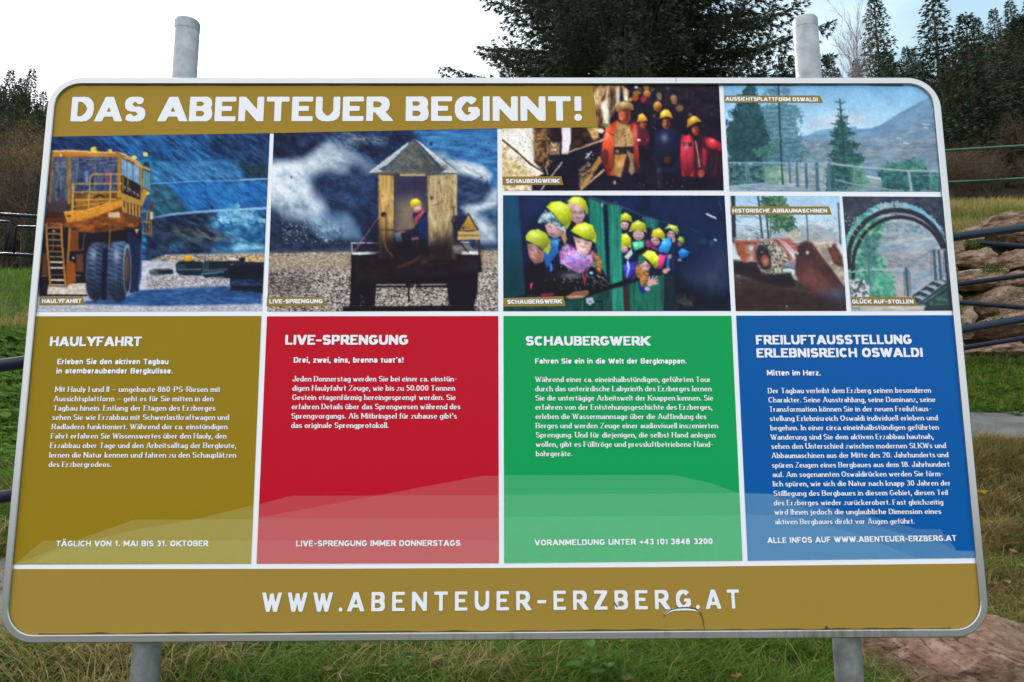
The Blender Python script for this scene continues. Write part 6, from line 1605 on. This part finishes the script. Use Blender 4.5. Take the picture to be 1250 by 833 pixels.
for i in range(92):
    px = rb.uniform(-70, 100); D = 20 + 26 * rb.random() ** .8
    k = rb.choice(['thicket0', 'thicket1', 'thicket1', 'thicket2'])
    place_h(k, px, D, rb.uniform(2.6, 4.6), {'thicket0': "leafless grey brown thicket bush on the left hillside", 'thicket1': "brown twiggy bush with a few rusty leaves on the left hillside", 'thicket2': "bush with yellow autumn leaves on the left hillside"}[k],
            {'thicket0': "grey brown bushes left", 'thicket1': "rusty bushes left", 'thicket2': "yellow leaved bushes left"}[k], wide=1.15, cat="shrub")
for px, py, D, wd in ((1020, 84, 34, 1.3), (1044, 74, 36, 1.3), (1080, 66, 33, 1.4), (1094, 78, 30, 1.4), (1112, 60, 34, 1.3), (1122, 76, 28, 1.4), (1152, 72, 30, 1.5), (1000, 88, 36, 1.2)):
    place_tree('spruce%d' % (int(px) % 4), px, py, D, "low dark spruce just showing above the board's top rim at right", "low spruces above the rim", wide=wd)
for i in range(84):
    px = rb.uniform(1148, 1430); D = rb.uniform(22, 46); sk = 62 - max(0, px - 1150) * .55
    place_tree('spruce%d' % (i % 4), px, max(sk, 8) + rb.uniform(8, 110), D, "dark spruce within the dense wood right of the board", "dense spruces right", wide=rb.uniform(1.1, 1.6))
for i in range(34):
    px = rb.uniform(1150, 1300); D = rb.uniform(12.9, 16)
    place_h(rb.choice(['thicket0', 'thicket1']), px, D, rb.uniform(.35, .95), "low brown scrub between the grassy bank and the dark wood", "low scrub behind the green railing", wide=1.5, cat="shrub")
for i in range(22):
    px = rb.uniform(1130, 1420); D = rb.uniform(14.3, 22)
    place_h(rb.choice(['thicket0', 'thicket1']), px, D, rb.uniform(.7, 1.9), "brown leafless bush at the foot of the dark wood above the wall", "bushes at the wood's edge right", wide=1.1, cat="shrub")
for i in range(16):
    px = rb.uniform(1165, 1400); D = rb.uniform(20, 34)
    place_tree('larch', px, 70 - max(0, px - 1150) * .45 + rb.uniform(5, 70), D, "rusty brown larch standing in the dark wood right of the board", "rusty larches right", wide=rb.uniform(.9, 1.3))
for i in range(26):
    px = rb.uniform(1158, 1430); D = rb.uniform(16, 23)
    place_h('spruce%d' % (i % 4), px, D, rb.uniform(2.2, 4.6), "young dark spruce at the edge of the wood behind the green railing", "young spruces right", wide=1.25)
for o in list(PROTO.values()):
    if not o['used']:
        for ch in list(o['root'].children): bpy.data.objects.remove(ch)
        bpy.data.objects.remove(o['root'])
# ------------------------------------------------------------------ grass and weeds
GRASS = mat("grass_blades", rough=.7, spec=.08, attr="Col", trans=.4)
def blades(name, px, D, L, wd, c0, c1, lean=.5, bend=.6, seed=0, keep=None, nseg=3, flow=None, clump=.30):
    r = np.random.default_rng(seed)
    P = at(px, np.full(len(px), 500.0), D)
    x, y = P[:, 0], P[:, 1]
    ok = on_path(x, y) > .0
    ok &= (fbm(x * 5.5 + 3, y * 5.5, 31, 2) + r.normal(0, .07, len(x))) > clump
    if keep is not None: ok &= keep(x, y)
    x, y, L, wd = x[ok], y[ok], L[ok], wd[ok]; c0 = c0[ok]; c1 = c1[ok]
    n = len(x); z = height(x, y) - .01
    az = r.uniform(0, 2 * math.pi, n)
    d = np.stack([np.cos(az), np.sin(az), np.zeros(n)], 1)
    if flow is not None: d = unit(d + np.array(flow))
    up = np.array([0, 0, 1.0])
    ln = np.clip(r.normal(lean, .25, n), .02, 1.3)[:, None]; bd = np.clip(r.normal(bend, .3, n), 0, 1.6)[:, None]
    side = np.stack([-np.sin(az + r.normal(0, .6, n)), np.cos(az), np.zeros(n)], 1); side = unit(side)
    B = np.stack([x, y, z], 1)
    rows = []
    for k in range(nseg + 1):
        t = k / nseg
        q = B + (up * (t - .42 * bd * t * t) + d * (ln * t * .6 + bd * t * t * .75)) * L[:, None]
        w_ = wd[:, None] * (1 - t ** 1.6) * .5
        if k < nseg: rows += [q + side * w_, q - side * w_]
        else: rows += [q]
    V = np.stack(rows, 1); m = V.shape[1]; V = V.reshape(-1, 3)
    o = np.arange(n)[:, None] * m
    F3 = []
    for k in range(nseg - 1):
        a = 2 * k
        F3 += [o + np.array([a, a + 1, a + 3]), o + np.array([a, a + 3, a + 2])]
    a = 2 * (nseg - 1); F3.append(o + np.array([a, a + 1, a + 2]))
    F = np.concatenate(F3)
    q = r.uniform(0, 1, (n, 1)); cc = (c0 * (1 - q) + c1 * q) * np.array([1.45, 1.42, 1.05])
    tt_ = np.array([min(1, (j // 2) / nseg) for j in range(m)])[None, :, None]
    cols = (cc[:, None, :] * np.ones_like(tt_)).reshape(-1, 3)
    meshobj(name, V, F, GRASS, cols=cols, kind='stuff', label=None)
    o_ = bpy.context.scene.objects[-1] if False else None
    return n
def pick(mask, a, b):
    return np.where(mask[:, None], np.array(a), np.array(b))
rg = np.random.default_rng(11)
# 1: below the board and around the posts
N = 90000
px = rg.uniform(-140, 1120, N); D = 2.75 + rg.power(1.5, N) * 2.3
P = at(px, np.full(N, 500.0), D)
dry = fbm(P[:, 0] * 2.0 + 9, P[:, 1] * 2.0, 21, 3) + .22 * np.exp(-((px - 80) / 150) ** 2) - .12 * np.exp(-((px - 300) / 140) ** 2) + .12 * np.exp(-((px - 860) / 130) ** 2)
isdry = dry + rg.normal(0, .09, N) > .69
blades("grass", px, D, rg.uniform(.08, .24, N) * np.where(isdry, 1.2, 1), rg.uniform(.0025, .0060, N), pick(isdry, (.20, .155, .085), (.05, .10, .02)), pick(isdry, (.36, .30, .18), (.12, .20, .04)), .7, 1.0, 1, nseg=4)
# 2: left slope
N = 42000
px = rg.uniform(-160, 150, N); D = 3.0 + rg.power(1.3, N) * 8.6
P = at(px, np.full(N, 500.0), D)
isdry = fbm(P[:, 0] * 1.1, P[:, 1] * 1.1, 22, 3) + rg.normal(0, .08, N) > .66
blades("grass", px, D, rg.uniform(.06, .17, N), rg.uniform(.005, .010, N), pick(isdry, (.16, .14, .05), (.04, .095, .018)), pick(isdry, (.26, .22, .10), (.09, .17, .035)), .4, .6, 2)
# 3: right slope between boulder and path, dry and tussocky
N = 62000
px = rg.uniform(1080, 1420, N); D = 3.3 + rg.power(1.4, N) * 3.4
P = at(px, np.full(N, 500.0), D)
nearpath = np.clip((D - 5.2) / .9, 0, 1)
isdry = fbm(P[:, 0] * 1.6, P[:, 1] * 1.6, 23, 3) + rg.normal(0, .08, N) - .10 * nearpath > .46
blades("grass", px, D, rg.uniform(.07, .23, N), rg.uniform(.003, .007, N), pick(isdry, (.14, .11, .055), (.045, .085, .02)), pick(isdry, (.27, .22, .12), (.11, .17, .035)), .75, 1.1, 3, clump=.47)
# 4: green verge between path and wall
N = 26000
px = rg.uniform(1060, 1460, N); D = rg.uniform(6.9, 8.9, N)
isdry = rg.uniform(0, 1, N) > .85
blades("grass", px, D, rg.uniform(.06, .15, N), rg.uniform(.006, .012, N), pick(isdry, (.16, .14, .06), (.05, .10, .02)), pick(isdry, (.24, .20, .09), (.13, .20, .035)), .4, .6, 4)
# 5: yellow green bank above the wall, and tufts in the joints
N = 46000
px = rg.uniform(1040, 1500, N); D = 9.35 + rg.power(1.2, N) * 2.9
P = at(px, np.full(N, 500.0), D)
isdry = fbm(P[:, 0] * 1.2, P[:, 1] * 1.2, 24, 3) + rg.normal(0, .08, N) > .42
blades("grass", px, D, rg.uniform(.08, .20, N), rg.uniform(.007, .014, N), pick(isdry, (.18, .155, .07), (.085, .10, .03)), pick(isdry, (.29, .26, .13), (.15, .155, .055)), .35, .5, 5)
# 6: sparse cover on the hidden middle ground behind the board
N = 16000
px = rg.uniform(100, 1150, N); D = rg.uniform(4.6, 12, N)
isdry = rg.uniform(0, 1, N) > .7
blades("grass", px, D, rg.uniform(.08, .2, N), rg.uniform(.006, .012, N), pick(isdry, (.16, .14, .06), (.05, .095, .02)), pick(isdry, (.24, .20, .09), (.12, .17, .035)), .4, .6, 6)

# 7: short turf in front of the board, at the viewer's feet
N = 30000
px = rg.uniform(-1500, 2700, N); D = .9 + rg.power(1.5, N) * 2.0
isdry = rg.uniform(0, 1, N) > .75
blades("grass", px, D, rg.uniform(.05, .13, N), rg.uniform(.003, .007, N), pick(isdry, (.16, .13, .06), (.045, .09, .02)), pick(isdry, (.26, .21, .11), (.10, .17, .04)), .5, .8, 7)
# tufts of grass growing out of the wall joints
V0, F0, C0_ = [], [], []
for px_, py_, nbl in ((1212, 332, 60), (1222, 396, 90), (1236, 398, 60), (1190, 300, 50), (1172, 376, 40), (1208, 442, 90), (1180, 444, 80), (1240, 446, 80)):
    D = 9.3 - (py_ - 280) / 160 * .65 - .38
    b = at(px_, py_, D); r = np.random.default_rng(px_)
    for k in range(nbl):
        q = b + np.array([r.normal(0, .09), r.normal(0, .03), r.normal(0, .02)]); d = np.array([r.normal(0, .6), -r.uniform(.1, .7), r.uniform(.4, 1)]); L_ = r.uniform(.06, .16)
        s_ = np.array([.005, 0, 0]); o_ = len(V0)
        V0 += [q - s_, q + s_, q + d * L_ * .5 + s_, q + d * L_ * .5 - s_, q + d * L_ + np.array([0, 0, -.04])]
        F0 += [(o_, o_ + 1, o_ + 2), (o_, o_ + 2, o_ + 3), (o_ + 3, o_ + 2, o_ + 4)]; g_ = r.uniform(); C0_ += [np.array((.06, .11, .02)) * (1 - g_) + np.array((.16, .19, .05)) * g_] * 5
meshobj("wall_grass", V0, np.array(F0), GRASS, cols=np.array(C0_), kind='stuff')

# low broad leaved weeds
def leafmesh(n, r, size, cols2, pts, tilt=.5, nm="ground_weeds", elong=1.5):
    V, F, Cc = [], [], []
    for (x, y), s in zip(pts, size):
        z = float(height(np.array([x]), np.array([y]))[0]) + .015
        for k in range(n):
            az = r.uniform(0, 6.28); d = np.array([math.cos(az), math.sin(az), r.uniform(.15, 1.1) * tilt]); d /= np.linalg.norm(d)
            sd = unit(np.cross(d, np.array([0, 0, 1.0])) + r.normal(0, .15, 3)); L_ = s * r.uniform(.6, 1.1); w_ = L_ / elong / 2
            b = np.array([x, y, z]) + d * L_ * .35
            prof_ = ((0, .12), (.3, .9), (.6, 1.0), (.85, .6), (1.0, .05))
            o_ = len(V); fold = np.array([0, 0, .18 * w_])
            for t, w in prof_:
                c_ = b + d * L_ * t + np.array([0, 0, -.35 * L_ * t * t * tilt])
                V += [c_ - sd * w_ * w + fold, c_ - fold, c_ + sd * w_ * w + fold]
            for j in range(4):
                a = o_ + j * 3; F += [(a, a + 1, a + 4, a + 3), (a + 1, a + 2, a + 5, a + 4)]
            g_ = r.uniform(); Cc += [np.array(cols2[0]) * (1 - g_) + np.array(cols2[1]) * g_] * 15
    return V, F, Cc
rw = np.random.default_rng(5)
pts = []; sz = []
for _ in range(300):
    a = rw.uniform(); px_ = rw.uniform(-40, 70); D = 4.6 + rw.uniform(0, 1) * 3.8
    p = at(px_, 500, D); pts.append((p[0], p[1])); sz.append(rw.uniform(.07, .125))
for _ in range(160):
    px_ = rw.uniform(1150, 1300); D = rw.uniform(7.0, 8.6); p = at(px_, 500, D); pts.append((p[0], p[1])); sz.append(rw.uniform(.05, .10))
for _ in range(90):
    px_ = rw.uniform(-20, 1040); D = rw.uniform(2.9, 3.9); p = at(px_, 500, D); pts.append((p[0], p[1])); sz.append(rw.uniform(.025, .05))
V, F, Cc = leafmesh(6, rw, sz, ((.07, .15, .03), (.16, .27, .06)), pts)
meshobj("ground_weeds", V, np.array(F), GRASS, cols=np.array(Cc), kind='stuff')
# individual plants seen under the board
def plant(name, px_, D, s, n, lab, cat_, c2, elong=1.6, tilt=.9):
    p = at(px_, 800, D); z = float(height(np.array([p[0]]), np.array([p[1]]))[0])
    root = empty(name, (p[0], p[1], z), label=lab, cat=cat_)
    for k in range(n):
        V, F, Cc = leafmesh(1, rw, [s], c2, [(p[0], p[1])], tilt, elong=elong)
        V = np.array(V) + np.array([0, 0, rw.uniform(.03, .12)])
        meshobj("leaf", V, np.array(F), GRASS, root, cols=np.array(Cc))
G2 = ((.06, .14, .03), (.11, .22, .06))
plant("broadleaf_weed", 722, 3.05, .075, 7, "broad leaved green weed under the middle right of the board", "plant", G2, 1.5)
plant("broadleaf_weed", 742, 3.0, .06, 5, "smaller round leaved weed right of the bigger one below the board", "plant", G2, 1.3)
plant("broadleaf_weed", 30, 3.05, .05, 6, "small leafy weed at the lower left corner", "plant", G2, 1.4)
plant("broadleaf_weed", 492, 3.05, .05, 6, "small light green weed below the red field", "plant", G2, 1.8)

# fallen leaves
pts = []; sz = []
for _ in range(700):
    a = rw.uniform()
    if a < .55: px_ = rw.uniform(1110, 1330); D = rw.uniform(3.6, 5.8)
    elif a < .8: px_ = rw.uniform(-20, 1060); D = rw.uniform(3.0, 3.8)
    else: px_ = rw.uniform(1150, 1300); D = rw.uniform(9.5, 12)
    p = at(px_, 500, D); pts.append((p[0], p[1])); sz.append(rw.uniform(.025, .055))
V, F, Cc = leafmesh(1, rw, sz, ((.16, .085, .04), (.34, .22, .11)), pts, .5, elong=1.25)
V = np.array(V) + np.array([0, 0, .05])
meshobj("fallen_leaves", V, np.array(F), LEAF, cols=np.array(Cc), kind='stuff')
p = at(1198, 600, 4.3); V, F, Cc = leafmesh(1, rw, [.075], ((.55, .33, .04), (.6, .36, .05)), [(p[0], p[1])], 1.0, elong=1.2)
V = np.array(V); V += (p - V.mean(0)); o = meshobj("yellow_leaf", V, np.array(F), LEAF, cols=np.array(Cc), label="yellow autumn leaf caught beside the board's right rim", cat="leaf")
